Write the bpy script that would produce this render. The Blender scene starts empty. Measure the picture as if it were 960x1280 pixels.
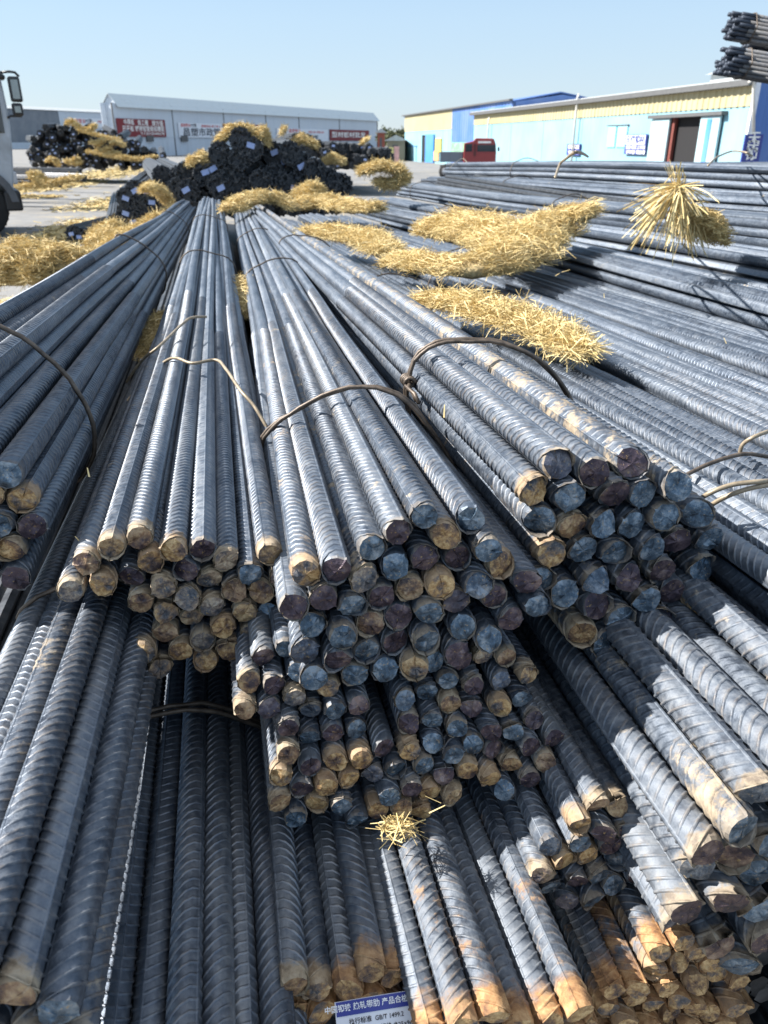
import bpy, bmesh, math, random
import numpy as np
from mathutils import Vector, Matrix

SC = bpy.context.scene
COL = SC.collection
PI = math.pi
# ------------------------------------------------------------------ camera
CAMZ = 1.6
PITCH = math.radians(25.7)
F = 960.0                      # focal length in photo pixels (photo is 960 x 1280)
cd = bpy.data.cameras.new('camera')
cam = bpy.data.objects.new('camera', cd); COL.objects.link(cam)
cam.location = (0, 0, CAMZ)
cam.rotation_euler = (PI / 2 - PITCH, 0, 0)
cd.sensor_fit = 'VERTICAL'; cd.sensor_height = 36.0
cd.lens = 36.0 * F / 1280.0
cd.clip_start = 0.02; cd.clip_end = 3000
cd.dof.use_dof = True; cd.dof.focus_distance = 0.95; cd.dof.aperture_fstop = 11.0
SC.camera = cam
# ------------------------------------------------------------------ light
SUN_EL = math.radians(38); SUN_AZ = math.radians(-82)      # azimuth from +Y, negative = left
sun_to = Vector((math.sin(SUN_AZ) * math.cos(SUN_EL), math.cos(SUN_AZ) * math.cos(SUN_EL), math.sin(SUN_EL)))
sd = bpy.data.lights.new('sun', 'SUN'); sd.energy = 5.0; sd.angle = math.radians(0.53); sd.color = (1.0, 0.965, 0.915)
sun = bpy.data.objects.new('sun', sd); COL.objects.link(sun)
sun.rotation_euler = (-sun_to).to_track_quat('-Z', 'Y').to_euler()
W = bpy.data.worlds.new('World'); SC.world = W; W.use_nodes = True
nt = W.node_tree; bg = nt.nodes['Background']
sky = nt.nodes.new('ShaderNodeTexSky'); sky.sky_type = 'NISHITA'; sky.sun_disc = False
sky.sun_elevation = SUN_EL; sky.sun_rotation = SUN_AZ
sky.air_density = 1.0; sky.dust_density = 0.3; sky.ozone_density = 3.0
# the Nishita sky, evened toward the pale spring haze of the day (same all round, by elevation only)
tcw = nt.nodes.new('ShaderNodeTexCoord'); sxw = nt.nodes.new('ShaderNodeSeparateXYZ'); nt.links.new(tcw.outputs['Generated'], sxw.inputs[0])
rmp = nt.nodes.new('ShaderNodeValToRGB'); nt.links.new(sxw.outputs[2], rmp.inputs[0])
for e_, (p_, c_) in zip([rmp.color_ramp.elements[0], rmp.color_ramp.elements[1], rmp.color_ramp.elements.new(.12), rmp.color_ramp.elements.new(.35)],
                        [(0.0, (4.1, 4.9, 5.6)), (1.0, (.75, 1.7, 4.1)), (.12, (3.7, 4.9, 6.1)), (.35, (1.9, 3.8, 6.3))]):
    e_.position = p_; e_.color = (c_[0] / 8, c_[1] / 8, c_[2] / 8, 1)
vm = nt.nodes.new('ShaderNodeVectorMath'); vm.operation = 'SCALE'; vm.inputs[3].default_value = 8.0; nt.links.new(rmp.outputs[0], vm.inputs[0])
mxw = nt.nodes.new('ShaderNodeMix'); mxw.data_type = 'RGBA'; mxw.inputs[0].default_value = .75
nt.links.new(sky.outputs[0], mxw.inputs[6]); nt.links.new(vm.outputs[0], mxw.inputs[7])
nt.links.new(mxw.outputs[2], bg.inputs[0]); bg.inputs[1].default_value = 0.066
SC.view_settings.view_transform = 'Standard'; SC.view_settings.look = 'None'
SC.view_settings.exposure = 1.3; SC.view_settings.gamma = 1.0
SC.view_settings.use_curve_mapping = False

# ------------------------------------------------------------------ pixel helpers (plan the real positions)
cp, sp = math.cos(PITCH), math.sin(PITCH)
def ray(px, py):
    v = 640 - py
    return Vector((px - 480, F * cp + v * sp, -F * sp + v * cp))
def Gz(px, py, z):             # point seen at the pixel that lies at height z
    r = ray(px, py); return Vector((0, 0, CAMZ)) + r * ((z - CAMZ) / r.z)
def Gh(px, py, h): return Gz(px, py, CAMZ - h)
def Gd(px, py, d): return Vector((0, 0, CAMZ)) + ray(px, py) * (d / F)
def Gplane(px, py, p0, n):
    r = ray(px, py); o = Vector((0, 0, CAMZ)); return o + r * ((p0 - o).dot(n) / r.dot(n))
def Gy(px, py, y):            # point seen at the pixel on the upright plane Y = y
    r = ray(px, py); return Vector((0, 0, CAMZ)) + r * (y / r.y)
def project(P):                # arrays (n,3) -> px,py,depth
    x = P[..., 0]; y = P[..., 1]; z = P[..., 2] - CAMZ
    d = y * cp - z * sp; u = y * sp + z * cp
    d = np.where(np.abs(d) < 1e-6, 1e-6, d)
    return 480 + F * x / d, 640 - F * u / d, d

# ------------------------------------------------------------------ object helpers
def tag(o, label=None, cat=None, group=None, kind=None):
    if label: o['label'] = label
    if cat: o['category'] = cat
    if group: o['group'] = group
    if kind: o['kind'] = kind
    return o
def empty(name, loc=(0, 0, 0), rz=0.0, **k):
    o = bpy.data.objects.new(name, None); COL.objects.link(o); o.location = loc; o.rotation_euler = (0, 0, rz)
    o.empty_display_size = 0.1
    return tag(o, **k)
def link(name, me, parent=None, loc=(0, 0, 0), **k):
    o = bpy.data.objects.new(name, me); COL.objects.link(o); o.location = loc
    if parent is not None: o.parent = parent
    return tag(o, **k)
def fast_mesh(name, V, Fc, mats, midx=None, smooth=True, uv=None, attr=None, tris=None, sharpfaces=None):
    """V (n,3); Fc (m,4) quads ; tris (k,3)"""
    me = bpy.data.meshes.new(name)
    V = np.asarray(V, dtype=np.float32)
    Fc = np.asarray(Fc, dtype=np.int32).reshape(-1, 4)
    T = np.asarray(tris if tris is not None else [], dtype=np.int32).reshape(-1, 3)
    nq, ntr = len(Fc), len(T)
    me.vertices.add(len(V)); me.vertices.foreach_set('co', V.ravel())
    loops = np.concatenate([Fc.ravel(), T.ravel()]).astype(np.int32)
    me.loops.add(len(loops)); me.loops.foreach_set('vertex_index', loops)
    me.polygons.add(nq + ntr)
    st = np.concatenate([np.arange(nq) * 4, nq * 4 + np.arange(ntr) * 3]).astype(np.int32)
    me.polygons.foreach_set('loop_start', st)
    try:
        me.polygons.foreach_set('loop_total', np.concatenate([np.full(nq, 4), np.full(ntr, 3)]).astype(np.int32))
    except Exception: pass
    for m in mats: me.materials.append(m)
    if midx is not None: me.polygons.foreach_set('material_index', np.asarray(midx, dtype=np.int32))
    sm = np.full(nq + ntr, bool(smooth))
    if sharpfaces is not None: sm[sharpfaces] = False
    me.polygons.foreach_set('use_smooth', sm)
    if uv is not None:
        l = me.uv_layers.new(name='UVMap'); l.data.foreach_set('uv', np.asarray(uv, dtype=np.float32)[loops].ravel())
    if attr:
        for k, a in attr.items():
            at = me.attributes.new(k, 'FLOAT', 'POINT'); at.data.foreach_set('value', np.asarray(a, dtype=np.float32))
    me.update(calc_edges=True); me.validate(verbose=False)
    return me
class MB:
    """collects boxes, prisms and tubes into one mesh"""
    def __init__(s): s.v = []; s.f = []; s.m = []; s.sm = []
    def add(s, vs, fs, mi=0, smooth=False):
        o = len(s.v); s.v += [tuple(v) for v in vs]; s.f += [tuple(i + o for i in f) for f in fs]
        s.m += [mi] * len(fs); s.sm += [smooth] * len(fs)
    def box(s, a, b, mi=0, M=None):
        x0, y0, z0 = a; x1, y1, z1 = b
        vs = [Vector(p) for p in ((x0, y0, z0), (x1, y0, z0), (x1, y1, z0), (x0, y1, z0), (x0, y0, z1), (x1, y0, z1), (x1, y1, z1), (x0, y1, z1))]
        if M is not None: vs = [M @ v for v in vs]
        s.add(vs, [(0, 3, 2, 1), (4, 5, 6, 7), (0, 1, 5, 4), (1, 2, 6, 5), (2, 3, 7, 6), (3, 0, 4, 7)], mi); return s
    def prism(s, poly, axis, a, b, mi=0):
        """poly of 2D points extruded along axis (0=x,1=y,2=z) from a to b"""
        def mk(p, t):
            q = [0, 0, 0]; oth = [i for i in range(3) if i != axis]; q[oth[0]] = p[0]; q[oth[1]] = p[1]; q[axis] = t; return q
        n = len(poly)
        s.add([mk(p, a) for p in poly] + [mk(p, b) for p in poly],
              [tuple(range(n))[::-1], tuple(range(n, 2 * n))] + [(i, (i + 1) % n, n + (i + 1) % n, n + i) for i in range(n)], mi); return s
    def tube(s, pts, r, n=8, mi=0, closed=False, caps=True):
        pts = [Vector(p) for p in pts]; L = len(pts); rs = r if isinstance(r, (list, tuple)) else [r] * L
        vs = []; up = None
        for i, p in enumerate(pts):
            t = (pts[(i + 1) % L] - pts[i - 1]) if closed else (pts[min(i + 1, L - 1)] - pts[max(i - 1, 0)])
            t.normalize()
            if up is None: up = t.orthogonal().normalized()
            up = (up - t * up.dot(t)).normalized(); w = t.cross(up)
            for k in range(n):
                a = 2 * PI * k / n; vs.append(p + (up * math.cos(a) + w * math.sin(a)) * rs[i])
        fs = []
        for i in range(L if closed else L - 1):
            j = (i + 1) % L
            for k in range(n): fs.append((i * n + k, i * n + (k + 1) % n, j * n + (k + 1) % n, j * n + k))
        if not closed and caps: fs += [tuple(range(n))[::-1], tuple((L - 1) * n + k for k in range(n))]
        s.add(vs, fs, mi, True); return s
    def mesh(s, name, mats):
        me = bpy.data.meshes.new(name); me.from_pydata(s.v, [], s.f)
        for m in (mats if isinstance(mats, (list, tuple)) else [mats]): me.materials.append(m)
        me.polygons.foreach_set('material_index', s.m); me.polygons.foreach_set('use_smooth', s.sm); me.update(); return me
    def build(s, name, mats, parent=None, loc=(0, 0, 0), bevel=0, **k):
        o = link(name, s.mesh(name, mats), parent, loc, **k)
        if bevel:
            b = o.modifiers.new('bevel', 'BEVEL'); b.width = bevel; b.segments = 2; b.limit_method = 'ANGLE'
        return o
def copy_tree(o, parent=None):
    c = o.copy(); COL.objects.link(c)
    if parent is not None: c.parent = parent
    for ch in KIDS.get(o.name, []): copy_tree(ch, c)
    return c
KIDS = {}

# ------------------------------------------------------------------ materials
class Nd:
    def __init__(s, name):
        s.m = bpy.data.materials.new(name); s.m.use_nodes = True; s.t = s.m.node_tree
        s.b = s.t.nodes['Principled BSDF']
    def n(s, typ, **k):
        nd = s.t.nodes.new('ShaderNode' + typ)
        for a, v in k.items(): setattr(nd, a, v)
        return nd
    def lk(s, a, b): s.t.links.new(a, b); return b
    def put(s, sock, v):
        if isinstance(v, (int, float)): sock.default_value = v
        elif isinstance(v, (tuple, list)): sock.default_value = v if len(v) != 3 or sock.type == 'VECTOR' else (*v, 1)
        else: s.lk(v, sock)
    def math(s, op, a, b=0.0, c=None, clamp=False):
        nd = s.n('Math', operation=op, use_clamp=clamp); s.put(nd.inputs[0], a); s.put(nd.inputs[1], b)
        if c is not None: s.put(nd.inputs[2], c)
        return nd.outputs[0]
    def mix(s, f, a, b, typ='MIX'):
        nd = s.n('Mix', data_type='RGBA', blend_type=typ); s.put(nd.inputs[0], f)
        s.put(nd.inputs[6], a if not isinstance(a, tuple) else (*a, 1)[:4]); s.put(nd.inputs[7], b if not isinstance(b, tuple) else (*b, 1)[:4])
        return nd.outputs[2]
    def noise(s, vec, scale, detail=4, rough=.55, dist=0.0, dim='3D', out=0):
        nd = s.n('TexNoise', noise_dimensions=dim); s.put(nd.inputs['Scale'], scale); nd.inputs['Detail'].default_value = detail
        nd.inputs['Roughness'].default_value = rough; nd.inputs['Distortion'].default_value = dist
        if vec is not None: s.lk(vec, nd.inputs['Vector'])
        return nd.outputs[out]
    def ramp(s, f, stops, interp='LINEAR'):
        nd = s.n('ValToRGB'); cr = nd.color_ramp; cr.interpolation = interp
        while len(cr.elements) < len(stops): cr.elements.new(0.5)
        for e, (p, c) in zip(cr.elements, stops):
            e.position = p; e.color = (*c, 1) if not isinstance(c, (int, float)) else (c, c, c, 1)
        s.put(nd.inputs[0], f); return nd.outputs[0]
    def maprange(s, v, a, b, c=0.0, d=1.0):
        nd = s.n('MapRange'); s.put(nd.inputs[0], v); s.put(nd.inputs[1], a); s.put(nd.inputs[2], b); s.put(nd.inputs[3], c); s.put(nd.inputs[4], d); return nd.outputs[0]
    def bump(s, h, strength, dist, nrm=None):
        nd = s.n('Bump'); nd.inputs['Strength'].default_value = strength; nd.inputs['Distance'].default_value = dist
        s.lk(h, nd.inputs['Height'])
        if nrm is not None: s.lk(nrm, nd.inputs['Normal'])
        return nd.outputs[0]
    def set(s, col=None, rough=None, metal=None, nrm=None, spec=None):
        for k, v in (('Base Color', col), ('Roughness', rough), ('Metallic', metal), ('Normal', nrm), ('Specular IOR Level', spec)):
            if v is not None: s.put(s.b.inputs[k], v)
        return s.m

def steel(name, ribs):
    """hot-rolled bar: blue-grey mill scale with rust blooms; object colour R = rust at the end, G = rust on the body, B = variation"""
    N = Nd(name)
    tc = N.n('TexCoord'); oi = N.n('ObjectInfo'); sepc = N.n('SeparateColor'); N.lk(oi.outputs['Color'], sepc.inputs[0])
    R_, G_, B_ = sepc.outputs
    off = N.n('VectorMath', operation='ADD'); N.lk(tc.outputs['Object'], off.inputs[0])
    cmb = N.n('CombineXYZ'); N.lk(N.math('MULTIPLY', oi.outputs['Random'], 37.0), cmb.inputs[0]); N.lk(cmb.outputs[0], off.inputs[1])
    P = off.outputs[0]
    uvs = N.n('SeparateXYZ'); N.lk(tc.outputs['UV'], uvs.inputs[0]); u, v = uvs.outputs[0], uvs.outputs[1]
    at = N.n('Attribute', attribute_name='crest'); crest = at.outputs['Fac']
    # mill scale tone
    va = N.math('MULTIPLY', v, 2 * PI); cyl = N.n('CombineXYZ')
    N.lk(N.math('ADD', N.math('MULTIPLY', u, .22), N.math('MULTIPLY', oi.outputs['Random'], 37.0)), cyl.inputs[0]); N.lk(N.math('MULTIPLY', N.math('COSINE', va), .018), cyl.inputs[1]); N.lk(N.math('MULTIPLY', N.math('SINE', va), .018), cyl.inputs[2])
    big = N.noise(cyl.outputs[0], 14, 3, .6); fine = N.noise(P, 90, 4, .65); mid = N.noise(cyl.outputs[0], 60, 4, .65)
    tone = N.math('ADD', N.math('MULTIPLY', big, .45), N.math('ADD', N.math('MULTIPLY', mid, .3), N.math('MULTIPLY', fine, .35)))
    tone = N.math('ADD', tone, N.math('MULTIPLY', N.math('SUBTRACT', B_, .5), .22))
    base = N.ramp(tone, [(.34, (.018, .026, .042)), (.46, (.062, .079, .106)), (.58, (.120, .142, .176)), (.76, (.25, .27, .295))])
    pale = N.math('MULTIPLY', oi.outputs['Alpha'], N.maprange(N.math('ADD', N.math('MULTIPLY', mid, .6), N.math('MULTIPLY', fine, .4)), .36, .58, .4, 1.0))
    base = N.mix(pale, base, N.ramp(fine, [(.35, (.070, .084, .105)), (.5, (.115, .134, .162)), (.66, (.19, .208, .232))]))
    # worn bright crest
    if ribs == 'geo':
        base = N.mix(N.math('MULTIPLY', crest, N.maprange(fine, .38, .62, .0, .4)), base, (.26, .255, .245))
    # rust blooms
    rn = N.noise(P, 14, 5, .7, .4); rn2 = N.noise(P, 55, 4, .7)
    rsum = N.math('ADD', N.math('MULTIPLY', rn, .6), N.math('MULTIPLY', rn2, .4))
    thr = N.maprange(G_, 0, 1, .70, .40)
    rust = N.math('MULTIPLY', N.maprange(rsum, thr, N.math('ADD', thr, .07), 0, 1), N.maprange(G_, 0, 1, .55, .95))
    # rust at the end: u is metres from the cut
    endw = N.maprange(R_, 0, 1, .004, .042)
    ue = N.math('ADD', u, N.math('MULTIPLY', N.math('SUBTRACT', rn2, .5), .05))
    er = N.math('MULTIPLY', N.maprange(ue, N.math('MULTIPLY', endw, .55), endw, 1, 0), N.maprange(R_, 0, .5, .25, .92))
    tan = N.ramp(rn2, [(.35, (.16, .115, .07)), (.5, (.33, .255, .165)), (.7, (.46, .38, .27))]); orange = N.ramp(N.noise(P, 70, 4, .7), [(.3, (.13, .06, .027)), (.5, (.36, .19, .075)), (.68, (.55, .34, .16))])
    rcol = N.mix(N.maprange(R_, .55, .8), tan, orange)
    rf = N.math('MAXIMUM', rust, er)
    if ribs == 'geo':
        base = N.mix(N.math('MULTIPLY', N.math('MULTIPLY', crest, G_), N.maprange(rn2, .44, .60, .0, 1.1), clamp=True), base, (.24, .17, .105))
    # thin pale dust
    dust = N.math('MULTIPLY', N.maprange(N.noise(P, 20, 5, .7), .5, .75, 0, 1), .22)
    base = N.mix(dust, base, (.24, .24, .24))
    colr = N.mix(rf, base, rcol)
    rough = N.math('ADD', N.maprange(fine, .3, .7, .36, .58), N.math('ADD', N.math('MULTIPLY', rf, .3), N.math('MULTIPLY', pale, .2)))
    metal = N.math('MULTIPLY', N.maprange(rf, 0, 1, .6, 0), N.maprange(pale, 0, 1, 1, .12))
    h = N.math('ADD', N.math('MULTIPLY', fine, .5), N.math('MULTIPLY', N.noise(P, 260, 3, .6), .3))
    nrm = N.bump(h, .6, .0016)
    if ribs == 'bump':
        ang = N.math('MULTIPLY', v, 2 * PI)
        t = N.math('FRACT', N.math('SUBTRACT', N.math('MULTIPLY', u, 1 / .0122), N.math('MULTIPLY', N.math('COSINE', ang), .68)))
        pk = N.maprange(N.math('ABSOLUTE', N.math('SUBTRACT', t, .5)), .02, .22, 1, 0)
        pk = N.math('MULTIPLY', pk, N.math('POWER', N.math('ABSOLUTE', N.math('SINE', ang)), .6))
        fade = N.math('MULTIPLY', pk, N.maprange(N.n('CameraData').outputs['View Distance'], 3.5, 9.0, 1, .0)) if False else pk
        nrm = N.bump(fade, .8, .0016, nrm)
    return N.set(colr, rough, metal, nrm)

def cut_end():
    N = Nd('sheared_bar_face')
    tc = N.n('TexCoord'); oi = N.n('ObjectInfo'); sc_ = N.n('SeparateColor'); N.lk(oi.outputs['Color'], sc_.inputs[0]); R_, G_, B_ = sc_.outputs
    off = N.n('VectorMath', operation='ADD'); N.lk(tc.outputs['Object'], off.inputs[0])
    cmb = N.n('CombineXYZ'); N.lk(N.math('MULTIPLY', oi.outputs['Random'], 11.0), cmb.inputs[0]); N.lk(cmb.outputs[0], off.inputs[1]); P = off.outputs[0]
    n1 = N.noise(P, 45, 4, .65); n2 = N.noise(P, 240, 4, .7); n3 = N.noise(P, 700, 2, .6)
    blue = N.ramp(N.math('ADD', N.math('MULTIPLY', n1, .7), N.math('MULTIPLY', n2, .3)), [(.36, (.024, .034, .048)), (.49, (.085, .13, .18)), (.62, (.30, .36, .42))])
    purple = N.ramp(n1, [(.35, (.028, .022, .034)), (.52, (.085, .062, .078)), (.68, (.25, .19, .18))])
    gold = N.ramp(N.math('ADD', N.math('MULTIPLY', n1, .6), N.math('MULTIPLY', n2, .4)), [(.38, (.09, .045, .022)), (.5, (.34, .20, .08)), (.62, (.66, .47, .24))])
    c = N.mix(N.maprange(B_, .45, .55), blue, purple)
    c = N.mix(N.math('MULTIPLY', N.maprange(R_, .35, .6), N.maprange(n1, .36, .52, .2, 1)), c, gold)
    sp_ = N.math('MULTIPLY', N.maprange(n2, .60, .66), .6)           # specks of bright rust
    c = N.mix(sp_, c, (.45, .30, .12))
    nrm = N.bump(N.math('ADD', n2, N.math('MULTIPLY', n3, .4)), .6, .0016)
    return N.set(c, N.maprange(n2, .3, .7, .26, .6), N.maprange(R_, .3, .6, .55, .15), nrm)

def flat(name, col, rough=.6, metal=0.0, var=.12, scale=8, bump=0, bs=40, spec=None, dirt=0.0, dirtcol=(.12, .1, .08)):
    N = Nd(name); tc = N.n('TexCoord'); P = tc.outputs['Object']
    n1 = N.noise(P, scale, 5, .6)
    c = N.mix(N.maprange(n1, .3, .7), tuple(x * (1 - var) for x in col), tuple(min(1, x * (1 + var)) for x in col))
    if dirt: c = N.mix(N.math('MULTIPLY', N.maprange(N.noise(P, scale * .6, 6, .7, .5), .5, .7), dirt), c, dirtcol)
    nrm = N.bump(N.noise(P, bs, 4), .5, bump) if bump else None
    return N.set(c, N.math('ADD', rough - .05, N.math('MULTIPLY', n1, .1)), metal, nrm, spec)

M_GEO = steel('ribbed_steel_near', 'geo'); M_FAR = steel('ribbed_steel', 'bump'); M_CUT = cut_end()
M_WIRE = flat('tie_wire_rod', (.11, .085, .065), .5, .45, .5, 60, .0006, 300)
M_WIREB = flat('tie_wire_bright', (.30, .24, .165), .5, .35, .35, 60, .0006, 300)
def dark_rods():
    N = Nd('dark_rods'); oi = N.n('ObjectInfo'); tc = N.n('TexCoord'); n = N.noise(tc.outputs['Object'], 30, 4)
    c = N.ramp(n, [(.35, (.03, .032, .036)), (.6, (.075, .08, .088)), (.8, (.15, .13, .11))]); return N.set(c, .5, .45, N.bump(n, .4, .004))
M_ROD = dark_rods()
def straw_mat():
    N = Nd('straw'); at = N.n('Attribute', attribute_name='shade'); tc = N.n('TexCoord')
    n = N.noise(tc.outputs['Object'], 7, 4)
    f = N.math('ADD', N.math('MULTIPLY', at.outputs['Fac'], .75), N.math('MULTIPLY', n, .3))
    c = N.ramp(f, [(.05, (.25, .16, .06)), (.35, (.54, .40, .165)), (.65, (.68, .535, .26)), (1, (.78, .66, .38))])
    m = N.set(c, .62, 0.0, None, .3)
    N.b.inputs['Subsurface Weight'].default_value = 0.0
    return m
M_STRAW = straw_mat()
M_SCORE = flat('straw_packed', (.36, .27, .13), .9, 0, .45, 30, .02, 60)

# ------------------------------------------------------------------ bars
AX_AZ = None
tri_count = 0
def ang_set(n_side=6):
    d = math.radians(5.5); out = [0.0, d]
    for k in range(1, n_side): out.append(d + (PI - 2 * d) * k / n_side)
    out += [PI - d, PI, PI + d]
    for k in range(1, n_side): out.append(PI + d + (PI - 2 * d) * k / n_side)
    out.append(2 * PI - d); return np.array(out)
TH = ang_set(6); TH_LO = ang_set(3)
def bar_path(b, s):
    """world points on a bar's centre line at distances s (array)"""
    s = np.asarray(s, float)
    P = b['p0'][None] + b['dir'][None] * s.reshape(-1, 1)
    bend = b['bend'](s.ravel()); P = P + b['e1'][None] * bend[0][:, None] + b['e2'][None] * bend[1][:, None]
    w = b['wob']; sr = s.ravel(); ramp = np.clip(sr / 1.5, 0, 1)
    P = P + b['e1'][None] * (w[0] * np.sin(sr * w[1] + w[2]) * ramp)[:, None] + b['e2'][None] * (w[3] * np.sin(sr * w[4] + w[5]) * ramp)[:, None]
    sq = b.get('sq', 0.0)
    if sq:       # bars draw together toward the ties further back
        k = np.clip(sr / b['sqL'], 0, 1) ** 1.2 * sq
        P = P - b['e1'][None] * (b['cu'] * k)[:, None] - b['e2'][None] * (b['cw'] * k)[:, None]
    return P.reshape(s.shape + (3,))
def make_bar(b, parent, base, rng, exposed=True, nearlim=1.75):
    global tri_count
    R = b['r']; L = b['L']; spc = R * 2 * .39
    # stations
    kk = np.arange(0.012, L, spc)
    cen = bar_path(b, kk); px, py, dep = project(cen)
    lim = nearlim if exposed else .0
    near = (dep > .05) & (px > -140) & (px < 1110) & (py > -100) & (py < 1440) & (dep < lim)
    if not exposed: near = (kk < .11) & (px > -60) & (px < 1030) & (py < 1330) & (dep > .05)
    idx = np.nonzero(near)[0]
    rings = []      # (s, hscale, crest, isgeo)
    tilt = rng.uniform(.0, .42) * R; phi = rng.uniform(0, 2 * PI)
    rings.append((0.0, 0, 0, 2)); rings.append((.0035, 0, 0, 2))
    s_last = .0035
    if len(idx):
        i0, i1 = idx[0], idx[-1]
        s = .0035
        while s + .25 < kk[i0]: s += .2; rings.append((s, 0, 0, 0))
        wr = R * 2 * .064
        for i in range(i0, i1 + 1):
            c = kk[i] + rng.normal(0, spc * .02)
            rings += [(c - wr, 0, 0, 1), (c - wr * .38, 1, .9, 1), (c + wr * .38, .96, 1, 1), (c + wr, 0, .35, 1)]
        s = kk[i1] + wr
    else: s = .0035
    step = .12
    while s + step < L: s += step; rings.append((s, 0, 0, 0)); step = min(.6, step * 1.35)
    rings.append((L, 0, 0, 0))
    A = np.array(rings); S = A[:, 0]; hs = A[:, 1]; cr = A[:, 2]; geo = A[:, 3]
    th = TH if len(idx) else TH_LO
    n = len(th); nr = len(S)
    slant = R * .78 * b['sl']
    Sg = S[:, None] + np.where(geo[:, None] == 1, slant * np.cos(th)[None], 0)
    p2_ = rng.uniform(0, 6); rg = rng.uniform(0, .28) * R * np.abs(np.sin(th - p2_)); Sg[0] += tilt * (1 + np.cos(th - phi)) + rg; Sg[1] += tilt * (1 + np.cos(th - phi)) + rg
    if nr > 2: Sg[2] = np.maximum(Sg[2], Sg[1] + .001)
    Sg = np.maximum(Sg, 0)
    prof = np.abs(np.sin(th)) ** .55
    fin = np.zeros(n); fin[np.isclose(th, 0)] = 1; fin[np.isclose(th, PI)] = 1
    rad = R * (1 + hs[:, None] * .105 * prof[None] + fin[None] * .125)
    kpoly = rng.integers(6, 9); a0 = rng.uniform(0, 6); seg_ = 2 * PI / kpoly; poly = np.cos(seg_ / 2) / np.cos(((th - a0) % seg_) - seg_ / 2); poly = .55 * poly + .45
    rad[0] *= poly * 1.05; rad[1] *= np.minimum(1, poly * 1.05 + .035)
    rad[0] *= (.90 + .05 * np.sin(th * rng.integers(2, 5) + rng.uniform(0, 6)) + .05 * rng.random(n)); rad[1] *= (.975 + .03 * rng.random(n))
    # wear / unevenness
    roll = b['roll'] + b['twist'] * Sg
    ang = th[None] + roll
    C = bar_path(b, Sg)
    P = C + (np.cos(ang) * rad)[..., None] * b['e1'] + (np.sin(ang) * rad)[..., None] * b['e2']
    V = P.reshape(-1, 3)
    i = np.arange(nr - 1)[:, None]; k = np.arange(n)[None]; k2 = (k + 1) % n
    Q = np.stack([i * n + k, i * n + k2, (i + 1) * n + k2, (i + 1) * n + k], -1).reshape(-1, 4)
    gm = (geo[:-1] > 0) & (geo[1:] > 0)
    gm[0] = True
    mi = np.repeat(np.where(gm, 0, 1), n)
    uv = np.stack([Sg.ravel(), np.tile(th / (2 * PI), nr)], -1)
    crest = np.repeat(cr, n) * np.tile(prof, nr)
    # near cut face
    nv = len(V)
    midr = R * (.45 + .15 * rng.random(n)); ms = Sg[0] * .6 + .4 * tilt + R * .07 * np.sin(th * rng.integers(1, 3) + rng.uniform(0, 6)) + rng.normal(0, R * .055, n) - R * .04
    mC = bar_path(b, ms); mP = mC + (np.cos(ang[0]) * midr)[:, None] * b['e1'] + (np.sin(ang[0]) * midr)[:, None] * b['e2']
    cc = bar_path(b, np.array([tilt + rng.normal(0, R * .05)]))
    V = np.vstack([V, mP, cc]); kk_ = np.arange(n); kn = (kk_ + 1) % n
    q2 = np.stack([kk_, nv + kk_, nv + kn, kn], -1)
    t2 = np.stack([nv + kk_, np.full(n, nv + n), nv + kn], -1)
    o = (nr - 1) * n
    t3 = np.stack([np.full(n - 2, o), o + np.arange(1, n - 1), o + np.arange(2, n)], -1)
    uv = np.vstack([uv, np.zeros((n + 1, 2))]); crest = np.concatenate([crest, np.zeros(n + 1)])
    mi = np.concatenate([mi, np.full(n, 2), np.full(n, 2), np.full(n - 2, 2)])
    Qa = np.vstack([Q, q2]); T = np.vstack([t2, t3])
    sharp = np.concatenate([np.arange(n), np.arange(len(Q), len(Qa)), len(Qa) + np.arange(len(T))])
    org = b['p0'].astype(np.float32)
    me = fast_mesh('rebar', V - org, Qa[:, ::-1], [M_GEO, M_FAR, M_CUT], mi, True, uv, {'crest': crest}, T[:, ::-1], sharp)
    if len(idx):       # crisp rib feet and fins
        ne = len(me.edges); ev = np.empty(ne * 2, dtype=np.int32); me.edges.foreach_get('vertices', ev); ev = ev.reshape(-1, 2)
        ra, rb = ev[:, 0] // n, ev[:, 1] // n; ca_, cb_ = ev[:, 0] % n, ev[:, 1] % n
        foot = np.zeros(nr + 2, bool); foot[:nr] = (geo == 1) & (hs < .5); okv = (ev[:, 0] < nr * n) & (ev[:, 1] < nr * n)
        shp = okv & (ra == rb) & foot[np.minimum(ra, nr)]
        finc = np.isin(ca_, [1, n - 1, int(np.argmin(np.abs(th - PI))) - 1, int(np.argmin(np.abs(th - PI))) + 1]); shp |= okv & (ra != rb) & (ca_ == cb_) & finc
        at = me.attributes.new('sharp_edge', 'BOOLEAN', 'EDGE'); at.data.foreach_set('value', shp)
    tri_count += 2 * len(Qa) + len(T)
    ob = link('rebar', me, parent, Vector(org) - Vector(base))
    ob.color = (b['rust'], b['body'], rng.random(), float(np.clip(b['pale'] + rng.normal(0, .05), 0, 1)))
    return ob

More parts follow.
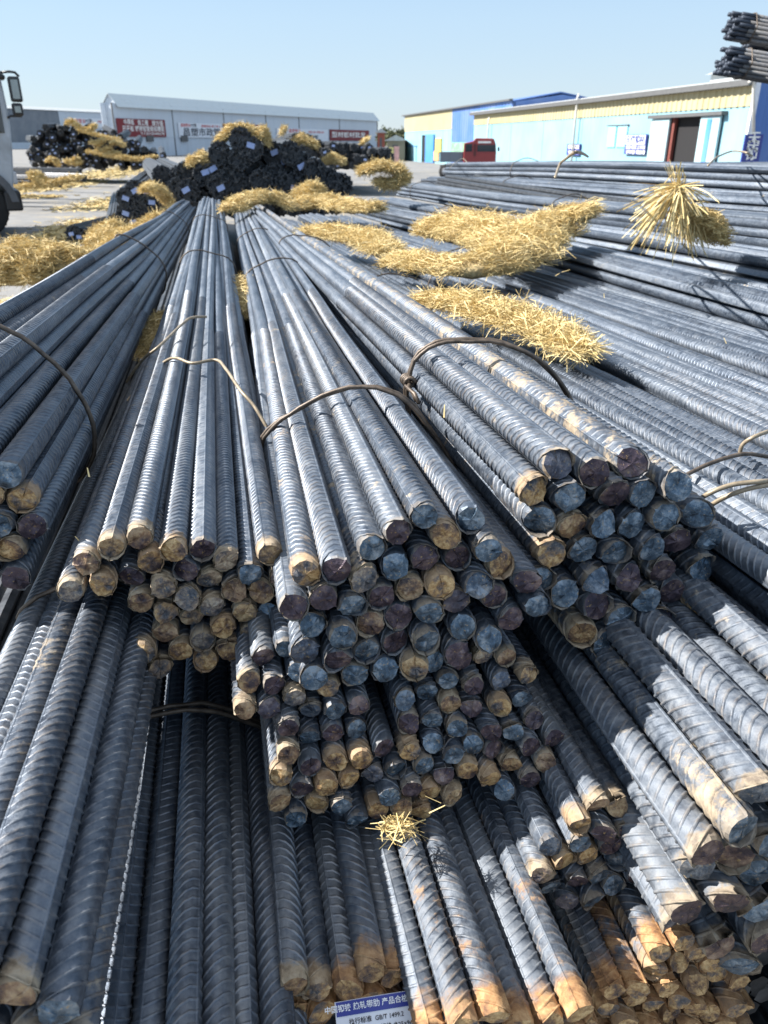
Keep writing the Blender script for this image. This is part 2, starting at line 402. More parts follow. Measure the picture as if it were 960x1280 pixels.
def relax(P, mind, it=60):
    P = P.copy()
    for _ in range(it):
        d = P[:, None] - P[None]; dist = np.sqrt((d ** 2).sum(-1)) + 1e-9; np.fill_diagonal(dist, 9)
        ov = np.clip(mind - dist, 0, None)
        if ov.max() < 1e-5: break
        P += (d / dist[..., None] * ov[..., None] * .5).sum(1) * .8
    return P
def hull(pts):
    pts = sorted(map(tuple, pts))
    def half(ps):
        h = []
        for p in ps:
            while len(h) > 1 and (h[-1][0] - h[-2][0]) * (p[1] - h[-2][1]) - (h[-1][1] - h[-2][1]) * (p[0] - h[-2][0]) <= 0: h.pop()
            h.append(p)
        return h
    a = half(pts); b = half(pts[::-1]); return a[:-1] + b[:-1]

class Bundle:
    def __init__(s, label, dia, vanish, seed, group='bundles of ribbed steel bars in the yard'):
        s.rng = np.random.default_rng(seed); s.r = dia / 2; s.label = label; s.group = group; s.bars = []; s.gap = 1.06
        d = ray(*vanish).normalized(); s.dir = np.array(d)
        az = Vector((d.x, d.y, 0)).normalized(); s.a = az
        s.e1 = np.array((az.y, -az.x, 0.0)); s.e2 = np.cross(s.e1, s.dir); s.e2 = s.e2 if s.e2[2] > 0 else -s.e2
    def from_pixels(s, ends, ref, h, tilt=0.0, jit=.01, extra=()):
        """ends: pixel centres of the cut faces; ref: pixel of one face at depth h below the camera"""
        p0 = Gh(ref[0], ref[1], h); n = (s.a + Vector((0, 0, tilt)))
        pts = []
        for e in ends:
            j = s.rng.uniform(-jit, jit); p = Gplane(e[0], e[1], p0 + s.a * j, n); pts.append(np.array(p))
        s.set_points(pts); return s
    def set_points(s, pts):
        pts = np.array(pts); c = pts.mean(0)
        uw = np.stack([(pts - c) @ s.e1, (pts - c) @ s.e2], -1); t = (pts - c) @ s.dir
        o_ = uw.copy(); uw = relax(uw, s.r * 2 * s.gap); print(s.label[:30], 'spread', round(float(uw[:,0].std()/max(o_[:,0].std(),1e-6)),2), round(float(uw[:,1].std()/max(o_[:,1].std(),1e-6)),2))
        s.uw = uw; s.t = t; s.c = c
        s.p0s = c[None] + uw[:, :1] * s.e1 + uw[:, 1:] * s.e2 + t[:, None] * s.dir
        return s
    def pack(s, u0, h, t0, ncol, nrow, arch=.02):
        """generic bundle: u0 sideways place, h depth below the camera at t0 metres along the axis"""
        p = np.array(s.a) * t0 + s.e1 * u0 + np.array((0, 0, CAMZ - h)); pts = []
        D = s.r * 2 * 1.10
        for r in range(nrow):
            m = ncol - (1 if r % 2 else 0) + (0 if r < 1 else 0)
            if r == 0: m = ncol - 1
            for k in range(m):
                x = (k - (m - 1) / 2) * D
                z = -r * D * .86 - arch * (x / (ncol * D / 2)) ** 2 - s.r
                pts.append(p + s.e1 * (x + s.rng.normal(0, .002)) + s.e2 * (z + s.rng.normal(0, .003)) + s.dir * s.rng.uniform(-.05, .05))
        s.set_points(pts); return s
    def build(s, L=8.0, bend=None, rust=.2, gold=.25, body=.25, wob=.004, squeeze=0.0, sqL=3.0, nearlim=2.15, Ljit=.15, all_exposed=False, pale=.2):
        rng = s.rng
        zmin = s.p0s[:, 2].min() - s.r
        base = np.array((s.c[0], s.c[1], zmin))
        s.root = empty('rebar_bundle', base, 0, label=s.label, cat='rebar bundle', group=s.group)
        s.base = base
        if bend is None: bend = lambda q: (q * 0, q * 0)
        n = len(s.p0s)
        for i in range(n):
            d = s.uw - s.uw[i]; cover = ((d[:, 1] > s.r * .6) & (np.abs(d[:, 0]) < s.r * 1.15)).any()
            side = not ((d[:, 0] > s.r * .5) & (np.abs(d[:, 1]) < s.r * 2.5)).any() or not ((d[:, 0] < -s.r * .5) & (np.abs(d[:, 1]) < s.r * 2.5)).any()
            g = rng.random() < gold * .8
            b = dict(p0=s.p0s[i], dir=s.dir, e1=s.e1, e2=s.e2, r=s.r * rng.uniform(.985, 1.015), L=L + rng.uniform(-Ljit, Ljit), bend=bend,
                     wob=(wob * rng.uniform(.3, 1), rng.uniform(.5, 1.5), rng.uniform(0, 6), wob * rng.uniform(.2, 1), rng.uniform(.5, 1.5), rng.uniform(0, 6)),
                     sq=squeeze, sqL=sqL, pale=pale, cu=s.uw[i, 0], cw=s.uw[i, 1], sl=rng.choice([-1, 1]), roll=rng.uniform(0, 2 * PI), twist=rng.uniform(-.25, .25),
                     rust=(rng.uniform(.45, .68) if g else rng.uniform(0, .33)) if rust is None else rust * rng.uniform(.7, 1.2), body=float(np.clip(body + rng.normal(0, .12), 0, 1)))
            b['exp'] = (not cover) or side or all_exposed
            s.bars.append(b); make_bar(b, s.root, base, rng, b['exp'], nearlim * rng.uniform(.88, 1.1))
        return s
    def station(s, py):
        """distance along the bars at which the upper bars pass the photo row py"""
        top = s.bars[int(np.argmax([b['cw'] for b in s.bars]))]
        q = np.linspace(0.05, top['L'] - .05, 900); px_, py_, d_ = project(bar_path(top, q))
        return float(q[np.argmin(np.abs(py_ - py) + (d_ < 0) * 1e4)])
    def tie(s, st, wr=.0031, strands=1, slack=.004, skew=0.0, mat=None, lift=0.0, knot=False):
        for k in range(strands):
            st_k = st + k * wr * 2.3
            c2 = []; cc = np.zeros(3)
            pp = np.array([bar_path(b, np.array([max(.02, st_k - (b['p0'] - s.c) @ s.dir)]))[0] for b in s.bars]); cc = pp.mean(0)
            U = (pp - cc) @ s.e1; Wv = (pp - cc) @ s.e2
            rr = s.r * 1.12 + wr
            for x, y in zip(U, Wv):
                for a in np.linspace(0, 2 * PI, 12, endpoint=False): c2.append((x + rr * math.cos(a), y + rr * math.sin(a)))
            H = hull(c2); P = []
            for i in range(len(H)):
                a, b = Vector(H[i]), Vector(H[(i + 1) % len(H)]); m = max(1, int((b - a).length / .015))
                for j in range(m): P.append(a.lerp(b, j / m))
            Hn = len(P); out = []
            for i, p in enumerate(P):
                q = sum((P[(i + j) % Hn] for j in (-2, -1, 0, 1, 2)), Vector((0, 0))) / 5
                n_ = Vector((q.x, q.y)).normalized(); q = q + n_ * (slack + lift * max(0, n_.y) ** 2 + .0025 * math.sin(i * .37 + k) + s.rng.normal(0, .0006))
                out.append(Vector(cc + s.e1 * q.x + s.e2 * q.y + s.dir * (skew * q.x + .003 * math.sin(i * .2 + k * 2))))
            mb = MB(); mb.tube([p - Vector(s.base) for p in out], wr, 7, 0, closed=True)
            if knot:
                i0 = min(range(Hn), key=lambda i: P[i].x - P[i].y * .2); kp = out[i0] - Vector(s.base)
                A = Vector(s.e1); B = Vector(s.e2); D_ = Vector(s.dir)
                mb.tube([kp + (A * math.cos(t) * .008 + B * math.sin(t) * .008 + D_ * (t * .0014 - .01)) for t in np.linspace(0, 4 * PI, 26)], wr, 7)
                mb.tube([kp + D_ * -.004, kp + D_ * -.02 - A * .006 - B * .006, kp - D_ * .04 - B * .01, kp - D_ * .055 - B * .022 + A * .003], wr, 7)
            mb.build('wire_tie', mat or M_WIRE, s.root)
        return s
    def loose(s, pix, wr=.003, mat=None):
        """a loose bit of tie wire through photo points (px,py,h)"""
        P = [Gh(*p) for p in pix]; Q = []
        for i in range(len(P) - 1):
            a, b, c, d = P[max(i - 1, 0)], P[i], P[i + 1], P[min(i + 2, len(P) - 1)]
            for t in np.linspace(0, 1, 9, endpoint=False):
                Q.append(.5 * ((2 * b) + (c - a) * t + (2 * a - 5 * b + 4 * c - d) * t * t + (3 * b - a - 3 * c + d) * t ** 3))
        Q.append(P[-1]); MB().tube([q - Vector(s.base) for q in Q], wr, 7).build('wire_tie', mat or M_WIREB, s.root); return s

def zpx(lst, ox, oy, sc): return [(ox + x / sc, oy + y / sc) for x, y in lst]
V0 = (267, 220)
exec_order = []
# upper left bundle
A = Bundle('bundle at the left edge whose bars run up beside the straw heap', .032, (272, 222), 1)
A.from_pixels([(5, 600), (22, 630), (-5, 650), (32, 659), (8, 688), (14, 719), (-22, 618), (-45, 590), (-70, 563), (-100, 540), (-130, 522), (-165, 508),
               (-50, 640), (-30, 680), (-80, 610), (-85, 650), (-120, 590), (-115, 635), (-65, 690), (-155, 560), (-150, 610), (-20, 720), (-60, 735), (-100, 690)], (22, 630), .362, tilt=-.1)
# second bundle
B = Bundle('narrow bundle second from left, golden rust on its cut ends above the dark bars', .0275, (268, 197), 2)
B.from_pixels(zpx([(158, 222), (258, 148), (365, 120), (510, 178), (632, 170), (692, 212), (810, 258), (90, 320), (225, 288), (327, 280), (412, 215), (473, 288), (568, 270),
                   (655, 298), (735, 328), (840, 340), (945, 370), (392, 362), (480, 410), (570, 345), (652, 378), (787, 400), (880, 428), (575, 435), (712, 455), (473, 490), (612, 495),
                   (813, 495), (900, 490), (725, 540), (378, 575), (540, 552), (447, 635), (632, 605), (870, 200), (930, 260)], 60, 640, 3.2), (240, 690), .40, tilt=-.1)
# third bundle
C = Bundle('centre bundle bound by one wire, blue-black cut ends over the mass of small ends', .030, (284, 213), 3)
C.from_pixels(zpx([(195, 305), (420, 155), (520, 115), (340, 225), (298, 328), (137, 383), (605, 160), (745, 230), (645, 130), (867, 340), (97, 490), (80, 575), (95, 670), (417, 275),
                   (540, 250), (650, 258), (228, 420), (357, 388), (472, 370), (570, 343), (710, 338), (775, 375), (902, 410), (528, 428), (630, 400), (818, 455), (308, 478), (423, 472),
                   (193, 527), (690, 470), (742, 500), (522, 528), (302, 573), (410, 560), (195, 622), (358, 645), (458, 645), (800, 290), (110, 330), (60, 440), (290, 655)], 360, 620, 3.0), (500, 658), .352, tilt=-.15)
# fourth bundle
D = Bundle('thick-barred bundle right of centre, its blue-grey ends over the biggest bars', .036, (262, 215), 4)
D.from_pixels(zpx([(210, 105), (365, 135), (530, 100), (715, 180), (125, 215), (255, 220), (155, 330), (450, 225), (565, 235), (610, 290), (815, 300), (270, 365), (430, 350),
                   (545, 375), (850, 410), (170, 455), (340, 450), (700, 420), (600, 440), (460, 475), (155, 560), (820, 530), (240, 610), (365, 555), (515, 555), (630, 530), (365, 640),
                   (690, 620), (780, 630), (585, 645), (340, 795), (500, 725), (520, 800), (405, 830), (650, 740)], 640, 560, 3.43), (740, 597), .335, tilt=-.1, jit=.008)
# small-ended mass under the centre
E1 = Bundle('broad mass of small cut ends in the middle, stacked beneath the centre bundle', .0245, (262, 210), 5)
eL = zpx([(215, 195), (315, 170), (140, 325), (262, 330), (130, 415), (240, 425), (350, 285), (375, 360), (305, 525), (430, 465), (530, 370), (540, 435), (425, 560), (550, 560),
          (655, 560), (640, 480), (300, 775), (440, 735), (575, 735), (695, 690), (800, 660), (305, 885), (420, 840), (540, 800), (670, 790), (775, 765), (610, 900), (510, 880),
          (790, 850), (690, 930), (430, 930), (370, 650)], 280, 780, 4.0)
eR = zpx([(130, 350), (240, 400), (360, 320), (355, 420), (510, 305), (610, 390), (650, 270), (535, 190), (420, 170), (45, 465), (145, 520), (275, 530), (40, 580), (500, 445), (675, 490),
          (440, 575), (560, 555), (475, 640), (655, 620), (770, 590), (185, 630), (330, 635), (740, 700), (570, 720), (345, 710), (450, 785), (525, 850), (650, 775), (255, 690), (215, 755),
          (30, 670), (80, 725), (75, 795), (150, 810), (-10, 760), (10, 870), (95, 880), (-60, 860), (240, 860), (60, 260), (200, 230), (300, 230), (240, 310)], 500, 780, 4.0)
E1.from_pixels(eL + eR, (560, 880), .565, tilt=-.48, jit=.006)
E2 = Bundle('single bar sticking out over the mass of small ends', .030, (284, 222), 55)
E2.from_pixels([(573, 820)], (573, 820), .50)

A.build(8.2, rust=None, gold=.35, body=.25, wob=.009, squeeze=.12, sqL=3, bend=lambda q: (q * 0, -.0 * q))
B.build(8.0, rust=None, gold=.8, body=.28, wob=.008, squeeze=.12, sqL=1.3, bend=lambda q: (.0 * q, 0 * q))
C.build(8.2, pale=.3, rust=None, gold=.22, body=.32, wob=.008, squeeze=.09, sqL=1.2)
D.build(8.4, pale=.45, rust=None, gold=.22, body=.42, wob=.006)
E1.build(2.6, rust=None, gold=.45, body=.3, nearlim=1.3)
E2.build(1.5, rust=.1, body=.3)
A.tie(A.station(425), .0036, lift=.014); A.tie(A.station(300)); A.tie(A.station(268))
B.tie(B.station(318), .003); B.tie(B.station(272), .003)
B.loose([(160, 500, .50), (184, 472, .43), (214, 448, .38), (240, 455 - 1, .375), (270, 450, .372), (283, 462, .372), (300, 487, .38), (318, 508, .40), (334, 535, .43)])
B.loose([(158, 478, .47), (178, 450, .42), (200, 432, .385), (228, 405, .37), (240, 397, .365), (258, 396, .37)])
C.tie(C.station(505), .0032, strands=2, lift=.012, skew=-.35, knot=True); C.tie(C.station(330), .003); C.tie(C.station(290), .003)
D.tie(D.station(462), .0034, strands=2, lift=.022, slack=.006, skew=-.3, knot=True); D.tie(D.station(300), .003)

# lower near bundles
I = Bundle('big-barred sunlit bundle in the bottom left corner beneath the left bundle', .028, (300, 200), 6)
I.from_pixels([(8, 1250), (48, 1268), (-34, 1252), (-76, 1260), (-118, 1272), (-160, 1290), (86, 1306), (30, 1302), (-14, 1296), (-58, 1300), (-100, 1310), (-145, 1322), (66, 1350), (20, 1345), (-30, 1340), (-78, 1345)], (8, 1250), .49)
I.build(4.5, pale=.2, rust=None, gold=.3, body=.34)
I.tie(I.station(735), .003)
H = Bundle('shaded dark bundle filling the bottom left, below the second bundle', .029, (268, 200), 7)
H.from_pixels([(90, 1405), (132, 1400), (176, 1396), (220, 1394), (264, 1394), (306, 1396), (345, 1400), (372, 1420), (110, 1440), (154, 1436), (198, 1434), (242, 1434), (286, 1434), (326, 1436), (366, 1450)], (220, 1394), .675, jit=.003)
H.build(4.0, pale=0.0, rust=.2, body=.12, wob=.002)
H.tie(H.station(915), .0032, strands=2, slack=.008, skew=.18, lift=.01)
Gb = Bundle('dark bundle with rusty ends just above the paper tag at the bottom', .028, (278, 185), 8)
Gb.from_pixels(zpx([(130, 325), (225, 330), (305, 345), (385, 265), (490, 300), (565, 310), (115, 410), (215, 410), (300, 430), (395, 350), (480, 400), (560, 400)], 340, 1140, 3.2), (420, 1225), .70, jit=.004)
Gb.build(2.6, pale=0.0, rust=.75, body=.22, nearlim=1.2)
Fb = Bundle('row of sunlit bars with orange ends at the bottom centre, right of the paper tag', .028, (262, 225), 9)
Fb.from_pixels([(545, 1300), (582, 1290), (618, 1280), (654, 1290), (691, 1286), (726, 1272), (560, 1335), (600, 1332), (640, 1334), (680, 1330), (720, 1318)], (618, 1280), .70, jit=.003)
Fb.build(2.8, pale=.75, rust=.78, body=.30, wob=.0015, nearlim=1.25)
J = Bundle('small cluster of cut ends right of the orange-ended row, left of the biggest bars', .026, (290, 205), 10)
J.from_pixels(zpx([(375, 440), (350, 530), (385, 610), (535, 300), (505, 390), (630, 350), (445, 470), (675, 415), (765, 395), (560, 465), (690, 485), (490, 560), (600, 560), (785, 525),
                   (680, 600), (470, 670), (580, 655), (690, 240), (740, 320), (830, 450), (600, 230), (800, 330)], 600, 960, 4.0), (740, 1075), .705, tilt=-.2, jit=.008)
J.build(2.4, pale=.6, rust=None, gold=.3, body=.2, nearlim=1.3)
Lb = Bundle('heavily rusted bundle with bright orange ends in the bottom right corner', .0255, (300, 215), 11)
Lb.from_pixels(zpx([(215, 645), (425, 470), (415, 585), (350, 640), (555, 405), (525, 520), (610, 450), (665, 530), (720, 590), (775, 640), (470, 620), (610, 640), (415, 715), (520, 695),
                    (795, 705), (690, 760), (290, 715), (595, 750), (490, 780), (170, 740), (830, 770), (280, 800), (740, 830), (390, 830), (600, 860), (860, 850), (500, 880), (130, 860), (240, 890),
                    (700, 900), (370, 930), (60, 830)], 720, 1080, 4.0), (826, 1197), .775, tilt=-.15, jit=.01)
Lb.build(2.2, pale=.5, rust=.9, body=.5, nearlim=1.25)
K = Bundle('biggest bars, a sunlit thick bundle leaving the frame at the lower right', .0365, (270, 205), 12)
K.from_pixels([(875, 1132), (877, 1100), (892, 1067), (930, 1040), (957, 1000), (1005, 985), (1050, 965), (1095, 945), (922, 1082), (945, 1100), (917, 1127), (905, 1190), (930, 1215), (952, 1140),
               (970, 1060), (1010, 1040), (1060, 1020), (1000, 1100), (960, 1180), (1050, 1090), (1105, 1010), (1100, 1070), (850, 1098 + 60)], (892, 1067), .60, jit=.012)
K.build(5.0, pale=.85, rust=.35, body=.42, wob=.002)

# right-hand field of bundles running out of frame
field = [  # label, u, h, ncols, nrow, dia, vanish, ties(py)
    ('sunlit bundle right of the thick-barred one, double wire round it at the frame edge', .735, .425, 9, 3, .032, (258, 222), (600, 352)),
    ('bundle passing under the largest spread of loose straw on the right', 1.03, .425, 9, 3, .032, (262, 216), (548, 345)),
    ('third bundle of the right-hand field, with stray straws lying on its bars', 1.33, .405, 9, 3, .032, (266, 222), (318,)),
    ('bundle emerging from beneath the curved straw mat', 1.62, .36, 9, 3, .032, (262, 212), (292,)),
    ('bundle behind the curved straw mat, below the straw sheaf', 1.90, .30, 9, 3, .033, (268, 216), (280, 262)),
    ('bundle that carries the spiky straw sheaf', 2.19, .22, 9, 4, .033, (264, 208), (252, 232)),
    ('second highest bundle of the right-hand field, behind the straw sheaf', 2.48, .135, 9, 4, .034, (268, 210), (226,)),
    ('highest bundle against the blue and yellow warehouse, with bent wires on top', 2.80, .055, 9, 4, .034, (262, 200), (200,)),
    ('bundle on the far side of the right-hand field under the warehouse doors', 3.12, .05, 9, 4, .034, (270, 203), ()),
]
FB = []
for k, (lab, u, h, nc, nrw, dia, van, ties) in enumerate(field):
    b = Bundle(lab, dia, van, 20 + k)
    t0 = -.1 if k < 3 else .3
    b.pack(u, h - .02, t0, nc, nrw, arch=.022)
    amp = .0 if k < 3 else .009
    ph = k * 1.3
    b.build(9.0, pale=.28, rust=.2, body=.2 if k < 5 else .12, wob=.004, nearlim=1.75, bend=(lambda q, amp=amp, ph=ph: (amp * .6 * np.sin(q * .7 + ph), amp * np.sin(q * .9 + ph) - .0)))
    for py in ties: b.tie(b.station(py), .0033, slack=.003, lift=.02 if k > 4 else .006, skew=.2)
    FB.append(b)
m1 = FB[0]
m1.loose([(866, 632, .43), (884, 618, .40), (915, 606, .385), (950, 602, .38), (985, 600, .39)], .0032)
m1.loose([(880, 637, .43), (905, 622, .405), (935, 611, .39), (965, 606, .385), (1000, 606, .39)], .0032)
FB[1].loose([(925, 566, .43), (929, 555, .415), (945, 545, .40), (975, 534, .40)], .0032)
FB[7].loose([(885, 207, .075), (897, 196, .055), (915, 189, .04), (930, 190, .035), (940, 195, .05)], .004)
FB[7].loose([(694, 222, .09), (700, 205, .06), (708, 198, .04), (722, 190, .02), (735, 196, .05)], .004)
FB[7].loose([(562, 210, .22), (570, 203, .2), (578, 198, .18), (584, 203, .2)], .004)

# supporting layers of older bundles below: one low mesh of rods, shared
def rod_bundle_mesh(name, dia, rod, L, seed, sides=6):
    rng = random.Random(seed); v = []; f = []; mi = []
    pos = []; R = dia / 2
    ny = int(dia / rod / .87) + 2
    for j in range(-ny, ny + 1):
        for i in range(-ny, ny + 1):
            x = (i + (j % 2) * .5) * rod; y = j * rod * .87
            if x * x + y * y < (R - rod * .4) ** 2: pos.append((x, y))
    for x, y in pos:
        s0 = rng.uniform(-.06, .06); o = len(v); e = (x * x + y * y) > (R - rod * 1.7) ** 2
        for s in ((s0, L + rng.uniform(-.06, .06)) ):
            for k in range(sides):
                a = 2 * PI * k / sides + .3; v.append((x + rod * .52 * math.cos(a), s, y + rod * .52 * math.sin(a)))
        f.append(tuple(o + k for k in range(sides)))
        if e:
            for k in range(sides): f.append((o + k, o + sides + k, o + sides + (k + 1) % sides, o + (k + 1) % sides))
        f.append(tuple(o + sides + k for k in range(sides))[::-1])
    me = bpy.data.meshes.new(name); me.from_pydata(v, [], f); me.materials.append(M_ROD); me.update(); return me
def tilt_rot(o, az, pitch=0.0, roll=0.0): o.rotation_euler = (pitch, roll, az)
sup = rod_bundle_mesh('rods', .30, .03, 7.5, 5)
k = 0
AZ0 = math.atan2(-(V0[0] - 480), 1065)
ca, sa = math.cos(AZ0), math.sin(AZ0)
for h, us in ((1.02, [-.62 + .31 * i for i in range(13)]), (1.31, [-.75 + .31 * i for i in range(14)])):
    for u in us:
        if h < 1.2 and u > 3.3: continue
        t = .75 if u < .5 else .5
        x = u * ca - t * sa; y = u * sa + t * ca
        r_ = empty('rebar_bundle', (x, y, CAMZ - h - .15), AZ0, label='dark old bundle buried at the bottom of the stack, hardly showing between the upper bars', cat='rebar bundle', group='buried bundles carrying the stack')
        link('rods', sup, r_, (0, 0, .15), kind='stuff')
# right field needs body under its raised part
for h, us in ((.72, [1.75 + .31 * i for i in range(5)]), (.44, [2.3 + .31 * i for i in range(3)])):
    for u in us:
        t = .7; x = u * ca - t * sa; y = u * sa + t * ca
        r_ = empty('rebar_bundle', (x, y, CAMZ - h - .15), AZ0, label='dark old bundle buried at the bottom of the stack, hardly showing between the upper bars', cat='rebar bundle', group='buried bundles carrying the stack')
        link('rods', sup, r_, (0, 0, .15), kind='stuff')

# ------------------------------------------------------------------ paper tag at the bottom
def text_obj(body, size, mat, parent, loc, rot, name='lettering', sx=1.0, align='CENTER', ext=.0):
    c = bpy.data.curves.new('t', 'FONT'); c.body = body; c.size = size; c.align_x = align; c.align_y = 'CENTER'; c.extrude = ext; c.resolution_u = 2; c.offset = size * .014
    t = bpy.data.objects.new('t', c); COL.objects.link(t); dg = bpy.context.evaluated_depsgraph_get(); dg.update()
    me = bpy.data.meshes.new_from_object(t.evaluated_get(dg)); bpy.data.objects.remove(t)
    for v in me.vertices: v.co.x *= sx
    me.materials.clear(); me.materials.append(mat)
    o = link(name, me, parent, loc); o.rotation_euler = rot; return o
M_PAPER = flat('tag_paper', (.72, .74, .80), .6, 0, .06, 20, .0005, 60); M_TAGBLUE = flat('tag_blue', (.035, .05, .28), .5, 0, .1); M_INK = flat('ink', (.02, .02, .03), .6)
M_WHITE = flat('white_print', (.85, .86, .88), .6)
pc = Gh(474, 1291, .735)
tg = empty('paper_tag', pc, 0, label='white paper tag with a blue header band lying among the dark ends at the bottom', cat='tag')
tw, thh = .076, .058
def sheet(name, x0, x1, y0, y1, dz, mat):
    v = []; nx, ny = 12, 6
    for j in range(ny + 1):
        for i in range(nx + 1):
            x = x0 + (x1 - x0) * i / nx; y = y0 + (y1 - y0) * j / ny; v.append((x, y, dz + tagz(x, y)))
    f = [(j * (nx + 1) + i, j * (nx + 1) + i + 1, (j + 1) * (nx + 1) + i + 1, (j + 1) * (nx + 1) + i) for j in range(ny) for i in range(nx)]
    me = bpy.data.meshes.new(name); me.from_pydata(v, [], f); me.materials.append(mat); me.polygons.foreach_set('use_smooth', [True] * len(f)); return me
def tagz(x, y): return .004 * math.sin(x * 60 + 1) - .25 * max(0, -.01 - x) ** 1 * .6
link('tag_sheet', sheet('tag_sheet', -tw / 2, tw / 2, -thh / 2, thh / 2, 0, M_PAPER), tg)
link('header_band', sheet('header_band', -tw / 2 + .001, tw / 2 - .001, thh / 2 - .012, thh / 2 - .0005, .0006, M_TAGBLUE), tg)
def warp(o):
    for v in o.data.vertices:
        p = o.matrix_basis @ v.co; v.co.z += tagz(p.x, p.y)
for o in (text_obj('中国钢铁 热轧带肋 产品合格证', .0062, M_WHITE, tg, (-.006, thh / 2 - .006, .0012), (0, 0, 0)),
          text_obj('⊛', .011, M_WHITE, tg, (.036, thh / 2 - .0062, .0012), (0, 0, 0), 'emblem')): warp(o)
for i, tx in enumerate(('执行标准  GB/T 1499.2', '牌号 HRB400E   规格 Φ25×9m', '炉批号  20-0318   支数 62', '重量 2.146   检验员 07', '生产日期  03-12')):
    warp(text_obj(tx, .0052, M_INK, tg, (-.001, thh / 2 - .0175 - i * .0078, .0008), (0, 0, 0)))
MB().tube([(-.004 + .004 * math.cos(a), thh / 2 - .014 + .006 * math.sin(a), .001) for a in np.linspace(0, 2 * PI, 12)], .0008, 5).build('eyelet', M_WIRE, tg)
tg.rotation_euler = (math.radians(30), math.radians(0), math.radians(9))

# ------------------------------------------------------------------ straw
def straw_blades(rng, spine, rad, n, length, width, flatten=.45, along=.5, droop=.3, splay=1.0, surf=.6):
    """numpy strips of 2 quads each around a spine; returns V, Q, shade"""
    S = np.array([tuple(p) for p in spine], float); seg = np.linalg.norm(np.diff(S, axis=0), axis=1); cum = np.concatenate([[0], np.cumsum(seg)])
    t = rng.random(n) * cum[-1]; c = np.stack([np.interp(t, cum, S[:, k]) for k in range(3)], -1); rr = np.interp(t, cum, np.array(rad, float))
    i = np.clip(np.searchsorted(cum, t) - 1, 0, len(S) - 2); tan = (S[i + 1] - S[i]); tan /= np.linalg.norm(tan, axis=1)[:, None]
    lat = np.cross(tan, (0, 0, 1)); lat /= np.linalg.norm(lat, axis=1)[:, None]
    a = rng.random(n) * 2 * PI; q = rng.random(n) ** (1 - surf)
    lump = 1 + .25 * np.sin(t * 23 + a * 2) * np.sin(t * 9)
    off = lat * (np.cos(a) * q * rr * lump)[:, None] + np.array((0, 0, 1)) * (np.abs(np.sin(a)) * q * rr * flatten * 1.6 * lump)[:, None]
    p = c + off
    d = tan * (along * rng.choice([-1, 1], n) * rng.uniform(.4, 1.3, n))[:, None] + rng.normal(0, .62 * splay, (n, 3)) * (1, 1, .34)
    d /= np.linalg.norm(d, axis=1)[:, None]
    Ln = length * rng.uniform(.35, 1.15, n); wd = width * rng.uniform(.6, 1.3, n)
    side = np.cross(d, rng.normal(0, 1, (n, 3))); side /= np.linalg.norm(side, axis=1)[:, None]
    bnd = rng.normal(0, .16, (n, 3)) * Ln[:, None]; bnd[:, 2] -= droop * Ln * .15
    p0 = p - d * Ln[:, None] * .5; p2 = p + d * Ln[:, None] * .5; pm = p - bnd * .5
    V = np.stack([p0 - side * wd[:, None] * .5, p0 + side * wd[:, None] * .5, pm - side * wd[:, None] * .6, pm + side * wd[:, None] * .6, p2 - side * wd[:, None] * .25, p2 + side * wd[:, None] * .25], 1)
    o = np.arange(n)[:, None] * 6
    Q = np.concatenate([o + np.array([[0, 1, 3, 2]]), o + np.array([[2, 3, 5, 4]])], 0)
    sh = np.repeat(np.clip(rng.normal(.5, .24, n), 0, 1), 6)
    return V.reshape(-1, 3), Q, sh
def lump_core(spine, rad, flatten, sc=.72, seed=0):
    rng = random.Random(seed); mb = MB(); S = [Vector(p) for p in spine]; P = []; R_ = []
    for i in range(len(S) - 1):
        for t in (0, .25, .5, .75): P.append(S[i].lerp(S[i + 1], t)); R_.append(rad[i] + (rad[i + 1] - rad[i]) * t)
    P.append(S[-1]); R_.append(rad[-1]); vs = []; n = 12; L = len(P)
    for i, p in enumerate(P):
        tn = (P[min(i + 1, L - 1)] - P[max(i - 1, 0)]); tn.z = 0; tn.normalize(); lt = Vector((tn.y, -tn.x, 0)); e = min(i, L - 1 - i); k_ = .55 if e == 0 else 1
        for k in range(n):
            a = 2 * PI * k / n; q = R_[i] * sc * k_ * rng.uniform(.8, 1.15); vs.append(p + lt * math.cos(a) * q + Vector((0, 0, 1)) * (math.sin(a) * q * flatten * (1.5 if math.sin(a) > 0 else .5)))
    fs = [(i * n + k, i * n + (k + 1) % n, (i + 1) * n + (k + 1) % n, (i + 1) * n + k) for i in range(L - 1) for k in range(n)] + [tuple(range(n))[::-1], tuple((L - 1) * n + k for k in range(n))]
    mb.add(vs, fs, 0, True); return mb
def straw_thing(label, spine, rad, n, length, width, seed, flatten=.45, name='straw_mat', cat='straw', group=None, core=True, **k):
    n = int(n * 1.9); width = width * .5; flatten = flatten * .8
    rng = np.random.default_rng(seed); base = Vector(spine[0]); base = Vector((sum(p[0] for p in spine) / len(spine), sum(p[1] for p in spine) / len(spine), min(p[2] for p in spine)))
    V, Q, sh = straw_blades(rng, spine, rad, n, length, width, flatten, **k)
    root = empty(name, base, 0, label=label, cat=cat, group=group)
    me = fast_mesh('straw', V - np.array(base), Q, [M_STRAW], None, False, None, {'shade': sh})
    link('straw', me, root, kind='stuff')
    if core: lump_core([Vector(p) - base for p in spine], rad, flatten, seed=seed).build('packed_straw', M_SCORE, root)
    return root
def sp3(lst): return [Gh(*p) for p in lst]
G_ST = 'straw mats and tufts laid over the bars'
straw_thing('loose spread of straw lying across the bars right of the double wire tie', sp3([(530, 376, .42), (580, 384, .415), (630, 398, .41), (680, 415, .415), (728, 445, .42)]), [.06, .085, .09, .075, .035], 3000, .10, .0032, 31, .30, group=G_ST, droop=.5, along=.35)
